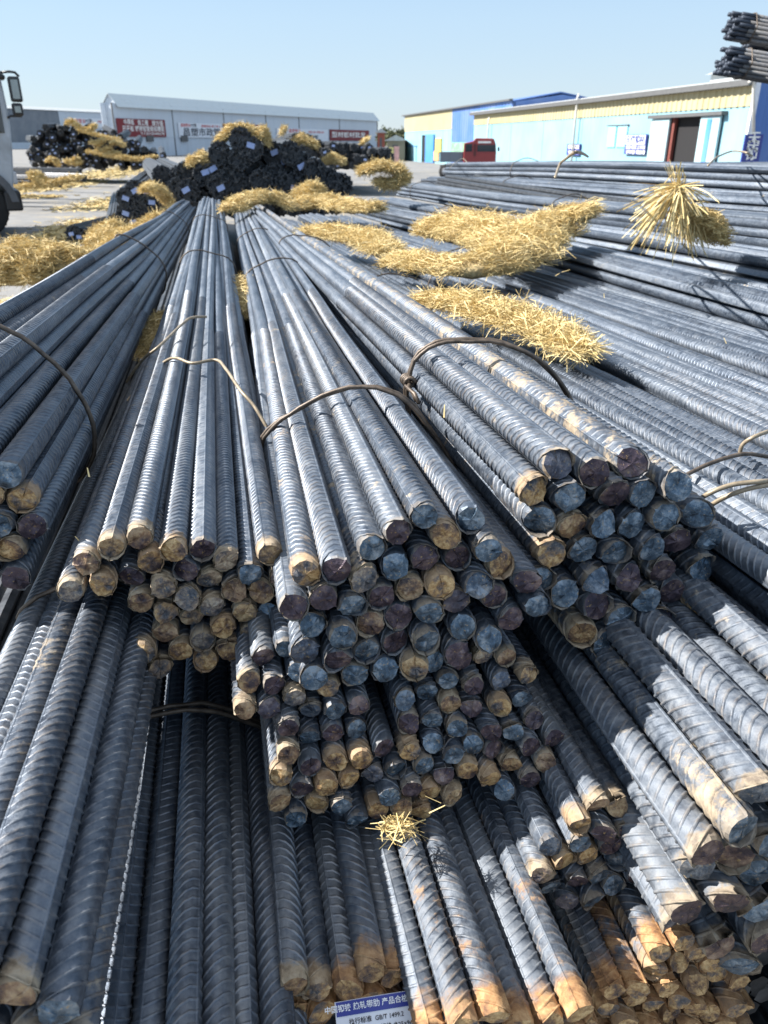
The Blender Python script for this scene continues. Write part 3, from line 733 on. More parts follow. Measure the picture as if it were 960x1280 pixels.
straw_thing('long curved straw mat crossing the middle of the right-hand field', sp3([(495, 330, .46), (540, 338, .44), (590, 342, .43), (640, 332, .42), (672, 305, .38), (700, 280, .32), (742, 270, .28)]), [.08, .09, .10, .13, .14, .12, .09], 6500, .10, .0036, 32, .5, group=G_ST, along=.9)
straw_thing('fat upper lobe of straw lying behind the curved mat', sp3([(540, 292, .43), (580, 296, .42), (620, 306, .41), (650, 318, .40)]), [.13, .17, .17, .12], 4800, .10, .004, 33, .55, group=G_ST)
straw_thing('flat straw mat left of the curved mat, over the thick-barred bundle', sp3([(385, 292, .46), (425, 296, .45), (460, 302, .45), (485, 318, .46)]), [.08, .12, .12, .07], 3400, .12, .004, 34, .35, group=G_ST)
straw_thing('straw rope draped across the far ends of the centre bundles', sp3([(288, 266, .50), (315, 252, .45), (345, 252, .46), (370, 262, .52), (400, 256, .50), (440, 264, .50), (474, 264, .48)]), [.10, .12, .11, .11, .13, .12, .09], 6500, .12, .006, 35, .55, group=G_ST, along=.8)
straw_thing('small hump of straw above the straw rope', sp3([(372, 248, .45), (388, 243, .42), (402, 246, .44)]), [.10, .14, .10], 1500, .14, .006, 36, .6, group=G_ST)
straw_thing('ring-shaped tuft of straw beside the far bar ends, left of the warehouse', [Gy(a_, b_, 7.6) for a_, b_ in ((452, 216), (472, 211), (498, 214), (506, 226), (490, 234), (474, 230))], [.08, .11, .10, .10, .12, .10], 3600, .17, .008, 37, .32, group=G_ST)
straw_thing('tiny shredded tuft of yellow straw above the orange-ended row', sp3([(482, 1032, .66), (500, 1040, .655), (518, 1034, .66)]), [.008, .014, .010], 50, .036, .0022, 38, .5, core=False, group=G_ST, droop=.4)
straw_thing('dusty straw caught in the gap between the first two bundles', sp3([(206, 395, .52), (193, 420, .52), (180, 447, .53)]), [.04, .05, .04], 700, .08, .003, 39, .4, group=G_ST)
straw_thing('upper wisp of straw caught between the second bundle and the centre one', sp3([(303, 352, .50), (308, 375, .50), (313, 400, .51)]), [.05, .06, .05], 700, .09, .003, 40, .4, group=G_ST)
straw_thing('lower wisp of straw caught between the second bundle and the centre one', sp3([(326, 478, .50), (332, 500, .50), (335, 520, .51)]), [.03, .035, .03], 420, .06, .0025, 41, .4, group=G_ST)
# spiky sheaf
def sheaf():
    rng = np.random.default_rng(44); top = Gh(848, 236, .13); foot = Gh(868, 300, .30); n = 520
    base = Vector((foot.x, foot.y, foot.z)); root = empty('straw_sheaf', base, 0, label='spiky straw sheaf bursting like a broom on the right-hand bars', cat='straw')
    V = []; Q = []; sh = []
    for i in range(n):
        if i < 190:    # drooping skirt to the left and front
            a = rng.uniform(math.radians(150), math.radians(285)); el = rng.uniform(-1.5, .25); L = rng.uniform(.07, .19)
            d0 = Vector((math.cos(a), math.sin(a) * .7, el)).normalized(); g = rng.uniform(.1, .45)
        elif i < 215:  # uprights
            a = rng.uniform(0, 2 * PI); d0 = Vector((math.cos(a) * .4 - .25, math.sin(a) * .3, 1)).normalized(); L = rng.uniform(.04, .10); g = .05
        else:          # body toward the foot
            d0 = ((foot - top) + Vector(rng.normal(0, .075, 3))).normalized(); L = rng.uniform(.05, .14); g = .1
        p = top + Vector(rng.normal(0, .009, 3)) if i < 215 else top.lerp(foot, rng.uniform(0, .7)) + Vector(rng.normal(0, 1, 3)) * (.008 + .016 * rng.random())
        w = rng.uniform(.0025, .0042); sd_ = d0.cross(Vector((rng.normal(), rng.normal(), rng.normal()))).normalized() * w * .5; o = len(V)
        for t in (0, .33, .66, 1):
            c = p + d0 * L * t + Vector((0, 0, -g * L * t * t * .8)); V += [tuple(c - sd_), tuple(c + sd_)]
        Q += [(o, o + 1, o + 3, o + 2), (o + 2, o + 3, o + 5, o + 4), (o + 4, o + 5, o + 7, o + 6)]; sh += [float(np.clip(rng.normal(.55, .25), 0, 1))] * 8
    link('straw', fast_mesh('straw', np.array(V) - np.array(base), Q, [M_STRAW], None, False, None, {'shade': sh}), root, kind='stuff')
    V2, Q2, sh2 = straw_blades(rng, [top.lerp(foot, .35) - Vector((0, 0, .03)), top.lerp(foot, .7) + Vector((.03, 0, -.02)), foot + Vector((.09, 0, -.02))], [.04, .07, .06], 4500, .035, .0025, .7)
    link('chaff', fast_mesh('chaff', V2 - np.array(base), Q2, [M_STRAW], None, False, None, {'shade': sh2 * .75}), root, kind='stuff')
sheaf()
# stray straws on the bars
rng = np.random.default_rng(77); V = []; Q = []; sh = []
for (x, y, h) in [(695, 346, .41), (700, 352, .41), (775, 374, .405), (779, 376, .405), (805, 405, .405), (560, 398, .41), (725, 400, .41), (546, 1010, .65), (640, 345, .42), (905, 430, .4), (118, 590, .38), (106, 680, .42), (560, 520, .33), (540, 1000, .655), (700, 340, .41), (505, 350, .44), (755, 360, .405)]:
    for _ in range(1):
        p = Gh(x + rng.normal(0, 4), y + rng.normal(0, 3), h - .003); a = rng.uniform(0, PI); L = rng.uniform(.015, .04) if y < 900 else .018; d0 = np.array((math.cos(a), math.sin(a), 0)) * L / 2; s_ = np.array((-math.sin(a), math.cos(a), .3)) * (.0011 if y < 900 else .0007); p = np.array(p); o = len(V)
        V += [p - d0 - s_, p - d0 + s_, p + d0 + s_ * .6 + (0, 0, .006), p + d0 - s_ * .6 + (0, 0, .006)]; Q.append((o, o + 1, o + 2, o + 3)); sh += [.6] * 4
link('stray_straw', fast_mesh('stray_straw', np.array(V), Q, [M_STRAW], None, False, None, {'shade': sh}), label='single stray straws scattered over the bars', kind='stuff')

# straw on the left
straw_thing('great heap of straw at the left edge beside the left bundle', sp3([(-60, 352, 1.02), (-10, 350, 1.0), (40, 345, .98), (85, 348, .98), (120, 350, 1.02)]), [.24, .27, .27, .25, .18], 15000, .2, .0085, 45, .75, name='straw_heap', group='heaps of straw left of the stack', along=.3)
straw_thing('small tuft of straw at the foot of the great heap, against the left bundle', sp3([(20, 400, 1.08), (40, 392, 1.05), (62, 384, 1.02)]), [.12, .14, .10], 1600, .14, .006, 46, .6, name='straw_heap', group='heaps of straw left of the stack')
straw_thing('long bank of straw leading from the great heap to the left bundle', sp3([(112, 340, 1.1), (145, 326, 1.05), (175, 306, .95), (200, 290, .85), (226, 274, .75)]), [.16, .2, .2, .17, .12], 11000, .22, .009, 47, .7, name='straw_heap', group='heaps of straw left of the stack', along=.5)
straw_thing('upright tuft of straw on the bank beside the small tagged bundles', sp3([(126, 312, 1.0), (136, 298, .95), (146, 290, .9)]), [.13, .12, .1], 3200, .22, .009, 48, .9, name='straw_heap', group='heaps of straw left of the stack')
straw_thing('arched tuft of straw thrown over the small tagged bundles', sp3([(182, 240, .47), (190, 235, .45), (202, 244, .55), (213, 258, .68)]), [.06, .07, .08, .07], 2600, .13, .008, 49, .6, group='straw on the far tagged bundles')
for i, (a, lb) in enumerate([([(238, 207, .12), (252, 203, .1), (262, 207, .12)], 'low tuft of straw at the left foot of the big tagged stack'), ([(272, 182, .0), (285, 172, -.06), (300, 166, -.12), (318, 166, -.1)], 'crest of straw on top of the big tagged stack'),
                           ([(316, 178, 0), (330, 172, -.05), (336, 182, .02)], 'straw stuffed into the upper right of the big tagged stack'), ([(362, 184, 0), (378, 178, -.05), (396, 186, .02)], 'straw behind the right shoulder of the big tagged stack'),
                           ([(400, 208, .3), (415, 202, .28), (430, 206, .3)], 'low straw clump between the big tagged stack and the small far stack'), ([(352, 168, -.1), (356, 160, -.12)], 'thin upright straw tuft against the white warehouse'), ([(452, 180, .1), (460, 174, .02)], 'thin upright straw tuft beside the last red banner')]):
    straw_thing(lb, [Gy(p[0], p[1], 10.6 if i < 3 else 13.5) for p in a], [.12, .15, .14, .11][:len(a)], 1500 if i < 5 else 200, .15, .009, 60 + i, .6 if i < 5 else .2, group='straw on the far tagged bundles')

# ------------------------------------------------------------------ ground
def ground():
    N = Nd('yard_concrete'); tc = N.n('TexCoord'); P = tc.outputs['Object']
    n1 = N.noise(P, .25, 5, .6); n2 = N.noise(P, 3, 5, .65); n3 = N.noise(P, 40, 4)
    c = N.ramp(N.math('ADD', N.math('MULTIPLY', n1, .6), N.math('MULTIPLY', n2, .4)), [(.32, (.115, .11, .104)), (.5, (.18, .175, .168)), (.7, (.25, .243, .233))])
    c = N.mix(N.math('MULTIPLY', N.maprange(N.noise(P, .9, 6, .7, .6), .55, .68), .55), c, (.36, .28, .15))
    return N.set(c, .85, 0, N.bump(N.math('ADD', n2, N.math('MULTIPLY', n3, .3)), .5, .02))
M_GROUND = ground()
MB().add
g = MB(); ng = 24
pts = [-900, -300, -120, -60, -40, -25, -15, -8, -4, 0, 4, 8, 15, 25, 40, 60, 120, 300, 900]
vs = [(x, y + 30, 0) for y in pts for x in pts]; m_ = len(pts)
g.add(vs, [(j * m_ + i, j * m_ + i + 1, (j + 1) * m_ + i + 1, (j + 1) * m_ + i) for j in range(m_ - 1) for i in range(m_ - 1)]); g.build('ground', M_GROUND, kind='structure')
# scattered straw litter along the road edges
rng = np.random.default_rng(90); V = []; Q = []; sh = []
def litter(px0, py0, px1, py1, spread, n, L=.2, w=.014):
    a0 = np.array(Gz(px0, py0, .0)); a1 = np.array(Gz(px1, py1, 0)); m = len(V)
    for _ in range(n):
        t = rng.random(); p = a0 + (a1 - a0) * t + np.array((rng.normal(0, spread), rng.normal(0, spread), rng.uniform(.005, .05))); an = rng.uniform(0, PI); l = L * rng.uniform(.4, 1.2) / 2
        d0 = np.array((math.cos(an) * l, math.sin(an) * l, rng.normal(0, .015))); s_ = np.array((-math.sin(an), math.cos(an), rng.normal(0, .5))) * w * .5; o = len(V)
        V.extend([p - d0 - s_, p - d0 + s_, p + d0 + s_, p + d0 - s_]); Q.append((o, o + 1, o + 2, o + 3)); sh.extend([float(np.clip(rng.normal(.5, .22), 0, 1))] * 4)
litter(20, 240, 105, 226, .6, 4500, .3, .03); litter(105, 224, 190, 205, .9, 4200, .35, .035); litter(120, 262, 175, 248, .5, 2500, .25, .02); litter(86, 300, 130, 276, .4, 3000, .22, .016); litter(20, 246, 60, 247, .3, 900, .3, .025)
litter(0, 390, 60, 385, .25, 2500, .14, .008); litter(0, 330, 100, 330, .5, 3000, .2, .012); litter(190, 245, 240, 225, .7, 2500, .25, .02); litter(90, 325, 160, 318, .4, 2500, .2, .014)
litter(250, 198, 480, 200, 1.2, 2000, .3, .03)
link('straw_litter', fast_mesh('straw_litter', np.array(V), Q, [M_STRAW], None, False, None, {'shade': sh}), label='straw litter strewn on the ground along the yard road', kind='stuff')

# ------------------------------------------------------------------ far tagged bundles
fb = rod_bundle_mesh('rods', .31, .03, 6.0, 9)
fb_short = rod_bundle_mesh('rods', .29, .045, 2.2, 13, 5)
fb_small = rod_bundle_mesh('rods', .29, .045, 6.0, 12, 5)
M_TAG = flat('tag_label', (.34, .43, .70), .5, 0, .1)
tagm = MB().box((-.045, -.006, -.028), (.045, 0, .028)).mesh('bundle_tag', M_TAG)
def far_bundle(px, py, d, az, label, group, tagoff=None, mesh=fb, sc=1.0, pitch=0.0, name='rebar_bundle', cat='rebar bundle'):
    p = Gy(px, py, d * 1.08); r = .155 * sc
    root = empty(name, (p.x, p.y, p.z - r), az, label=label, cat=cat, group=group)
    root.rotation_euler = (pitch, 0, az); root.scale = (sc, sc, sc)
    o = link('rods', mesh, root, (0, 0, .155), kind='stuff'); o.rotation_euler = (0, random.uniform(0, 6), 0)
    if tagoff is not None:
        t = link('bundle_tag', tagm, root, (tagoff[0], -.09, .155 + tagoff[1])); t.rotation_euler = (0, random.uniform(-.5, .5), 0); t.scale = (1.05, 1, 1.1)
    return root
random.seed(4)
bigs = [((243, 85), (-0, 0), 0), ((290, 125), (0, .0), 1), ((155, 145), 0, 0), ((240, 165), 0, 0), ((185, 192), 0, 1), ((250, 220), 0, 0), ((385, 145), 0, 1), ((455, 142), 0, 0), ((312, 225), 0, 0), ((420, 192), 0, 1), ((510, 190), 0, 1),
        ((330, 262), 0, 0), ((390, 235), 0, 0), ((485, 228), 0, 1), ((560, 215), 0, 0), ((480, 272), 0, 1), ((545, 272), 0, 1), ((620, 255), 0, 0), ((678, 280), 0, 0), ((430, 282), 0, 0), ((88, 235), 0, 1), ((130, 225), 0, 1), ((150, 285), 0, 1),
        ((100, 300), 0, 0), ((20, 305), 0, 1), ((365, 290), 0, 1), ((300, 290), 0, 0), ((240, 278), 0, 0), ((608, 300), 0, 0), ((10, 232), 0, 0), ((200, 250), 0, 0), ((650, 318), 0, 0), ((560, 325), 0, 0), ((500, 320), 0, 0), ((190, 330), 0, 0), ((60, 345), 0, 0), ((120, 345), 0, 0)] + [((x_, y_), 0, 0) for x_, y_ in ((30, 380), (90, 375), (150, 372), (215, 370), (280, 372), (340, 365), (410, 365), (470, 362), (530, 362), (590, 360), (650, 355), (-30, 350), (-25, 300))]
ORD = ['leftmost', 'second from the left', 'third from the left', 'fourth from the left', 'fifth from the left', 'sixth from the left', 'seventh from the left', 'eighth from the left', 'ninth from the left', 'tenth from the left', 'eleventh from the left', 'twelfth from the left']
def row_labels(xy, step, rows):
    ys = sorted(range(len(xy)), key=lambda i: xy[i][1]); row = {}; k = 0; y0 = xy[ys[0]][1]
    for i in ys:
        if xy[i][1] - y0 > step and k < len(rows) - 1: k += 1; y0 = xy[i][1]
        row[i] = k
    out = {}
    for k in set(row.values()):
        m = sorted([i for i in row if row[i] == k], key=lambda i: xy[i][0])
        for j, i in enumerate(m): out[i] = (ORD[min(j, 11)], rows[k])
    return out
RL = row_labels([b_[0] for b_ in bigs], 42, ['top', 'second', 'third', 'fourth', 'fifth', 'sixth', 'bottom'])
where = ['topmost bundle of the big tagged stack', 'second bundle down at the peak of the tagged stack', 'upper left bundle of the tagged stack']
for i, ((x, y), _, tg_) in enumerate(bigs):
    px, py = 230 + x / 3.43, 150 + y / 3.43
    lab = ('blue-tagged' if tg_ else 'untagged') + ' dark bundle, ' + RL[i][0] + ' in the ' + RL[i][1] + ' row of the big stack'
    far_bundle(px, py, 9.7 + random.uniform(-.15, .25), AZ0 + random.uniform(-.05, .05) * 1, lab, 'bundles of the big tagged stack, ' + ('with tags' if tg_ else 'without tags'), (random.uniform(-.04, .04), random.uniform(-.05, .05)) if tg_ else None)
smalls = [(350, 270, 1), (455, 235, 1), (395, 232, 1), (480, 290, 1), (350, 345, 1), (432, 318, 0), (388, 388, 1), (530, 160, 0), (620, 160, 0), (650, 245, 1), (590, 230, 0), (560, 290, 0), (470, 360, 0), (300, 400, 0)]
RS = row_labels([(a_, b_) for a_, b_, c_ in smalls], 50, ['top', 'second', 'third', 'fourth', 'lowest'])
for i, (x, y, tg_) in enumerate(smalls):
    px, py = 70 + x / 4, 180 + y / 4
    far_bundle(px, py, 11.2, AZ0 + .03 if i < 7 else AZ0 + .1, ('tagged' if tg_ else 'untagged') + ' bundle, ' + RS[i][0] + ' in the ' + RS[i][1] + ' row of the low roadside stack', 'low stack beside the road, ' + ('tagged' if tg_ else 'untagged'), (0, 0) if tg_ else None)
for (x, y, lb) in ((86, 447, 'left of the two tagged bundles lying alone on the ground by the truck shadow'), (125, 462, 'right of the two tagged bundles lying alone on the ground by the truck shadow')):
    far_bundle(70 + x / 4, 180 + y / 4, 13.2, math.radians(-2), lb, None, (0, 0), sc=.95)
# far right small stack and far left stack
def heap_points(x0, x1, ytop, y1, step, seed):
    rng = random.Random(seed); out = []; y = y1
    while y > min(ytop(x) for x in (x0, (x0 + x1) / 2, x1)):
        x = x0 + rng.uniform(0, step)
        while x < x1:
            if y > ytop(x): out.append((x + rng.uniform(-2, 2), y + rng.uniform(-1.5, 1.5)))
            x += step
        y -= step * .8
    return out
for x, y in heap_points(350, 405, lambda x: 169 + abs(x - 378) * .25, 202, 9.5, 1) + heap_points(405, 470, lambda x: 176 + (x - 405) * .12, 206, 9.5, 2) + heap_points(470, 492, lambda x: 183, 204, 9, 3):
    far_bundle(x, y, 26 + random.uniform(-.5, .5), AZ0 + random.uniform(-.1, .1), 'far small bundle in the low stack before the white warehouse', 'far small bundles before the white warehouse', (0, 0) if random.random() < .3 else None, fb_small)
M_TAGW = flat('tag_white', (.8, .82, .88), .5)
def lt(x): return 154 + max(0, 62 - x) * .75 + max(0, x - 112) * .42 + 3 * math.sin(x * .21)
for x, y in heap_points(38, 205, lt, 206, 8.2, 5):
    r_ = far_bundle(x, y, 34 + random.uniform(-.8, .8), math.atan2(-(x - 480), 1065) * 1.0 + math.radians(random.uniform(-12, 9)), 'far small bundle in the long stack left of the yard road', 'far small bundles left of the yard road', (random.uniform(-.05, .05), 0) if random.random() < .5 else None, fb_short, 1.05, math.radians(random.uniform(-6, 6)))
lob = [(45, 214, 26, 86), (100, 214, 27, 70), (70, 219, 24, 88), (105, 222, 23, 60), (40, 226, 21, 84), (75, 229, 21, 80), (55, 220, 23, 95), (85, 224, 22, 75)]
for i, (x, y, d, az) in enumerate(lob):
    far_bundle(x, y, d, math.radians(az), 'bundle lying crosswise in front of the long far-left stack', 'crosswise bundles beyond the truck', None, fb_small, .8)
for i, (a, lb) in enumerate([([(20, 235), (60, 232), (100, 222)], 'straw strip in front of the crosswise bundles'), ([(110, 190), (140, 196), (165, 200)], 'straw on the slope of the long far-left stack'), ([(100, 163), (130, 172), (150, 176)], 'straw on the crest of the long far-left stack'), ([(150, 196), (175, 200), (195, 196)], 'straw at the right toe of the long far-left stack'), ([(42, 218), (52, 228), (62, 232)], 'leaning slab of straw between the crosswise bundles')]):
    straw_thing(lb, [Gd(p[0], p[1], 20 if i in (0, 4) else 32) for p in a], [.16, .22, .16] if i in (0, 4) else [.14, .18, .14], 1600, .28, .025, 80 + i, .3, group='straw on the far-left stacks', core=False)

random.seed(8)
for i in range(9):
    x = random.uniform(50, 195); y = random.uniform(lt(x) + 2, 204)
    straw_thing('short wisp of straw snagged on the long far-left stack', [Gy(x + k_ * 7, y + k_ * random.uniform(-2.5, 3), 33.5) for k_ in (0, 1, 2)], [.12, .2, .12], 260, .35, .035, 120 + i, .4, group='straw wisps on the far-left stack', core=False)
# ------------------------------------------------------------------ buildings
class Wall:
    """a vertical facade: photo pixels are met with its plane; local x along it, y into the building"""
    def __init__(s, px, py, z0, az):
        s.p = Gz(px, py, z0); s.az = az; s.d = Vector((math.sin(az), math.cos(az), 0)); s.n = Vector((s.d.y, -s.d.x, 0))
        s.root = None; s.rz = math.atan2(s.d.y, s.d.x)
    def uz(s, px, py, back=0.0):
        q = Gplane(px, py, s.p - s.n * 0 + s.inn * back, s.n); return (q - s.p).dot(s.d), q.z
    @property
    def inn(s):
        return s.n if s.n.dot(s.p) > 0 else -s.n
    def start(s, name, label, cat, group=None):
        s.root = empty(name, s.p, s.rz, label=label, cat=cat, group=group)
        # local y of the root = rotation of +Y
        ly = Vector((-math.sin(s.rz), math.cos(s.rz), 0)); s.sg = 1 if ly.dot(s.inn) > 0 else -1
        return s.root
    def box(s, name, mat, px0, pyt, px1, pyb, y0=-.05, y1=.0, parent=None, corr=0, zt=None, zb=None, **k):
        u0, _ = s.uz(px0, 178); u1, _ = s.uz(px1, 178); um = (px0 + px1) / 2
        z1 = s.uz(um, pyt)[1] if zt is None else zt; z0 = s.uz(um, pyb)[1] if zb is None else zb
        if u0 > u1: u0, u1 = u1, u0
        a, b = sorted((y0 * s.sg, y1 * s.sg)); m = MB()
        if corr:
            nn = max(2, int((u1 - u0) / corr)); front = y0 * s.sg; back = y1 * s.sg; amp = .035 * (1 if front > back else -1); vs = []
            prof = [(0, 0), (.25, 0), (.35, 1), (.65, 1), (.75, 0)]
            xs = [(u0 + (i + t) * (u1 - u0) / nn, front + amp * h_) for i in range(nn) for t, h_ in prof] + [(u1, front)]
            L_ = len(xs)
            for x, y in xs: vs += [(x, y, z0), (x, y, z1)]
            m.add(vs, [(2 * i, 2 * i + 2, 2 * i + 3, 2 * i + 1) for i in range(L_ - 1)]); m.box((u0, min(back, back * .5 + front * .5), z0), (u1, max(back, back * .5 + front * .5), z1))
        else: m.box((u0, a, z0), (u1, b, z1))
        return m.build(name, mat, parent or s.root, **k)
    def text(s, body, px, py, hpx, mat, y=-.12, parent=None, wpx=None):
        u, z = s.uz(px, py); _, z2 = s.uz(px, py - hpx); size = (z2 - z) * 1.25
        flip = 0 if s.sg > 0 else PI
        o = text_obj(body, size, mat, parent or s.root, (u, y * s.sg, z), (PI / 2, 0, flip), 'lettering')
        if wpx:
            u1, _ = s.uz(px - wpx / 2, py); u2, _ = s.uz(px + wpx / 2, py); wd = max(v.co.x for v in o.data.vertices) - min(v.co.x for v in o.data.vertices)
            o.scale = (abs(u2 - u1) / max(wd, 1e-3), 1, 1)
        return o
def panel_mat(name, col, metal=.0, rough=.5, dirt=.25, ribs=0.0):
    N = Nd(name); tc = N.n('TexCoord'); P = tc.outputs['Object']; mp = N.n('Mapping'); N.lk(P, mp.inputs[0]); mp.inputs['Scale'].default_value = (1, 1, .12)
    n1 = N.noise(mp.outputs[0], 2.5, 5, .65); n2 = N.noise(P, .5, 4)
    c = N.mix(N.math('MULTIPLY', N.maprange(n1, .5, .75), dirt), col, tuple(x * .55 for x in col)); c = N.mix(N.math('MULTIPLY', N.maprange(n2, .4, .7), .12), c, (.6, .58, .52))
    nrm = None
    if ribs:
        sx = N.n('SeparateXYZ'); N.lk(P, sx.inputs[0]); w = N.math('PINGPONG', sx.outputs[0], ribs / 2); nrm = N.bump(N.maprange(w, ribs * .15, ribs * .3), .6, .03)
    return N.set(c, rough, metal, nrm)
P_WHITE = panel_mat('white_sheet', (.55, .60, .66)); P_CORR = panel_mat('pale_corrugated', (.55, .60, .66), dirt=.4); P_ROOFW = panel_mat('weathered_roof', (.42, .44, .44), dirt=.35, ribs=.5)
P_TURQ = panel_mat('turquoise_sheet', (.22, .42, .50), dirt=.12, ribs=.9); P_YEL = panel_mat('cream_sheet', (.45, .39, .22), dirt=.15, ribs=.5); P_BLUE = panel_mat('blue_sheet', (.07, .16, .42), dirt=.2, ribs=0)
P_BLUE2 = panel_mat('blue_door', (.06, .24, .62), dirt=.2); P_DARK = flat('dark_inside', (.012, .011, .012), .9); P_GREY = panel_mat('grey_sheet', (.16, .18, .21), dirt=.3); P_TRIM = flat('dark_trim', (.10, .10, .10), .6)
P_RED = flat('red_banner', (.20, .025, .03), .7); P_BANW = flat('white_banner', (.72, .74, .78), .7); P_LETW = flat('white_lettering', (.85, .84, .80), .7); P_LETK = flat('black_lettering', (.03, .035, .05), .7); P_LETR = flat('red_lettering', (.55, .05, .05), .7)
P_SIGN = flat('blue_sign', (.035, .05, .24), .5); P_PALE = panel_mat('pale_turquoise_door', (.36, .50, .54), dirt=.15); P_PIPE = flat('drain_pipe', (.62, .60, .55), .5); P_RUSTB = flat('rust_frame', (.16, .04, .03), .7)
def roof_slope(w, px0, px1, py0, py1, depth, rise, mat, thick=.08, over=.5, name='roof', gable=None, parent=None, n=1):
    """pitched roof whose eave runs between two photo points of the facade"""
    u0, z0 = w.uz(px0, py0); u1, z1 = w.uz(px1, py1); z = (z0 + z1) / 2
    if u0 > u1: u0, u1 = u1, u0
    m = MB(); f = -over * w.sg; b = depth * w.sg; sl = rise / depth
    for (ya, za, yb, zb) in ((f, z - over * sl, b, z + rise), (b, z + rise, 2 * b - f, z - over * sl)):
        vs = [(u0 - .3, ya, za), (u1 + .3, ya, za), (u1 + .3, yb, zb), (u0 - .3, yb, zb)]; m.add(vs + [(x, y, zz + thick) for x, y, zz in vs], [(0, 3, 2, 1), (4, 5, 6, 7), (0, 1, 5, 4), (1, 2, 6, 5), (2, 3, 7, 6), (3, 0, 4, 7)])
    r = m.build(name, mat, w.root)
    return r, u0, u1, z, b
def gable(w, u, z, b, rise, mat, name='gable_wall', t=.1):
    m = MB(); sg = w.sg; e = .06 * sg
    vs = [(u, e, 0), (u, 2 * b - e, 0), (u, 2 * b - e, z - .03), (u, b, z + rise - .03), (u, e, z - .03)]
    n = 5; m.add(vs + [(x + t, y, zz) for x, y, zz in vs], [tuple(range(n)), tuple(range(n, 2 * n))[::-1]] + [(i, n + i, n + (i + 1) % n, (i + 1) % n) for i in range(n)]); return m.build(name, mat, w.root)

# white warehouse
w1 = Wall(232, 194, 0.0, math.radians(24.2)); w1.start('warehouse', 'long low white warehouse with red and white banners behind the far stacks', 'building')
w1seams = None; seams = [145, 218, 281, 333, 374, 424, 471]
P_ROOF1 = panel_mat('pale_roof', (.55, .60, .61), dirt=.3, ribs=.5)
rf, u0, u1, ze, bb = roof_slope(w1, 145, 471, 128, 148, .9, .95, P_ROOF1, .06, .5)
for a, b in zip(seams[:-1], seams[1:]):
    w1.box('wall_panel', P_WHITE, a + .4, 0, b - .4, 165, -.12, 0, zt=ze - .05, zb=2.2)
    w1.box('corrugated_panel', P_CORR, a + .3, 160, b - .3, 194, -.08, 0, corr=.42, zt=2.19, zb=0)
for a in seams: w1.box('seam_strip', P_TRIM, a - .35, 0, a + .35, 0, -.16, 0, zt=ze - .05, zb=0)
gable(w1, u0 - .12, ze, bb, .95, P_WHITE); gable(w1, u1 + .02, ze, bb, .95, P_WHITE)
w1.box('back_wall', P_CORR, 145, 0, 471, 0, 1.65, 1.75, zt=ze - .05, zb=0)
ym = (lambda x, y: y + 0)
def banner(w, x0, y0, x1, y1, mat, lines, name='banner'):
    bn = w.box(name, mat, x0, y0, x1, y1, -.26, -.2)
    for (tx, cx, cy, h, m_, wp) in lines:
        w.text(tx, cx, cy, h, m_, y=-.275, wpx=wp)
    return bn
banner(w1, 147, 149, 207, 171, P_RED, [('中厚板', 159, 153, 6, P_LETW, 13), ('角工槽', 176.5, 154, 6, P_LETW, 13), ('焊方管', 195, 155, 6, P_LETW, 14), ('开平板 镀锌钢管角钢槽钢', 178, 161.5, 6, P_LETW, 52), ('T:13512345678', 189, 167.3, 3.6, P_LETW, 30)])
banner(w1, 223, 154, 277, 172, P_BANW, [('昌塑市政管', 251, 166, 8.5, P_LETK, 46), ('昌塑管业', 230, 156.8, 3.6, P_LETR, 12), ('PE管', 240, 157, 3.6, P_LETK, 7), ('质量保证 服务至上', 262, 158.2, 2.5, P_LETR, 24)])
banner(w1, 279, 155.5, 333, 170, P_RED, [('螺纹钢', 290, 160, 5.5, P_LETW, 16), ('线材盘螺', 315, 161, 5.5, P_LETW, 22)])
banner(w1, 345, 161, 409, 177, P_BANW, [('昌塑管业', 367, 164, 4, P_LETR, 15), ('给水排水', 394, 165.5, 2.5, P_LETR, 20), ('市政管道', 380, 172, 5, P_LETK, 34)])
banner(w1, 411, 162.5, 460, 176, P_RED, [('型材板材批发', 435, 169, 6, P_LETW, 42)])
for x, y in ((186, 172), (229, 172)): w1.box('meter_box', P_TRIM, x - 4, y - 2.5, x + 4, y + 5, -.35, -.13)
# grey building on the far left
w2 = Wall(60, 186, 0.0, math.radians(24.2)); w2.start('warehouse', 'grey shed with a shallow pale roof at the far left behind the truck', 'building')
rf, u0, u1, ze, bb = roof_slope(w2, -60, 136, 134, 139, 2.5, .7, P_ROOFW, .06, .4)
w2.box('wall_panel', P_GREY, -60, 0, 78, 0, -.1, 0, zt=ze - .05, zb=1.6); w2.box('wall_panel', P_WHITE, 78.5, 0, 134, 0, -.1, 0, zt=ze - .05, zb=1.6)
w2.box('corrugated_panel', P_CORR, -60, 0, 78, 0, -.1, 0, corr=.45, zt=1.59, zb=0); w2.box('corrugated_panel', P_CORR, 78.5, 0, 134, 0, -.1, 0, corr=.45, zt=1.59, zb=0)
gable(w2, u0 - .1, ze, bb, .7, P_GREY); gable(w2, u1 + .02, ze, bb, .7, P_WHITE); w2.box('back_wall', P_GREY, -60, 0, 134, 0, 4.85, 4.95, zt=ze - .05, zb=0)
banner(w2, 87, 148, 147, 160, P_BANW, [('昌塑管业', 97, 151.5, 4.5, P_LETR, 18), ('PE管', 110, 151.6, 4.5, P_LETK, 8), ('市政排水', 132, 153, 3, P_LETR, 22)])

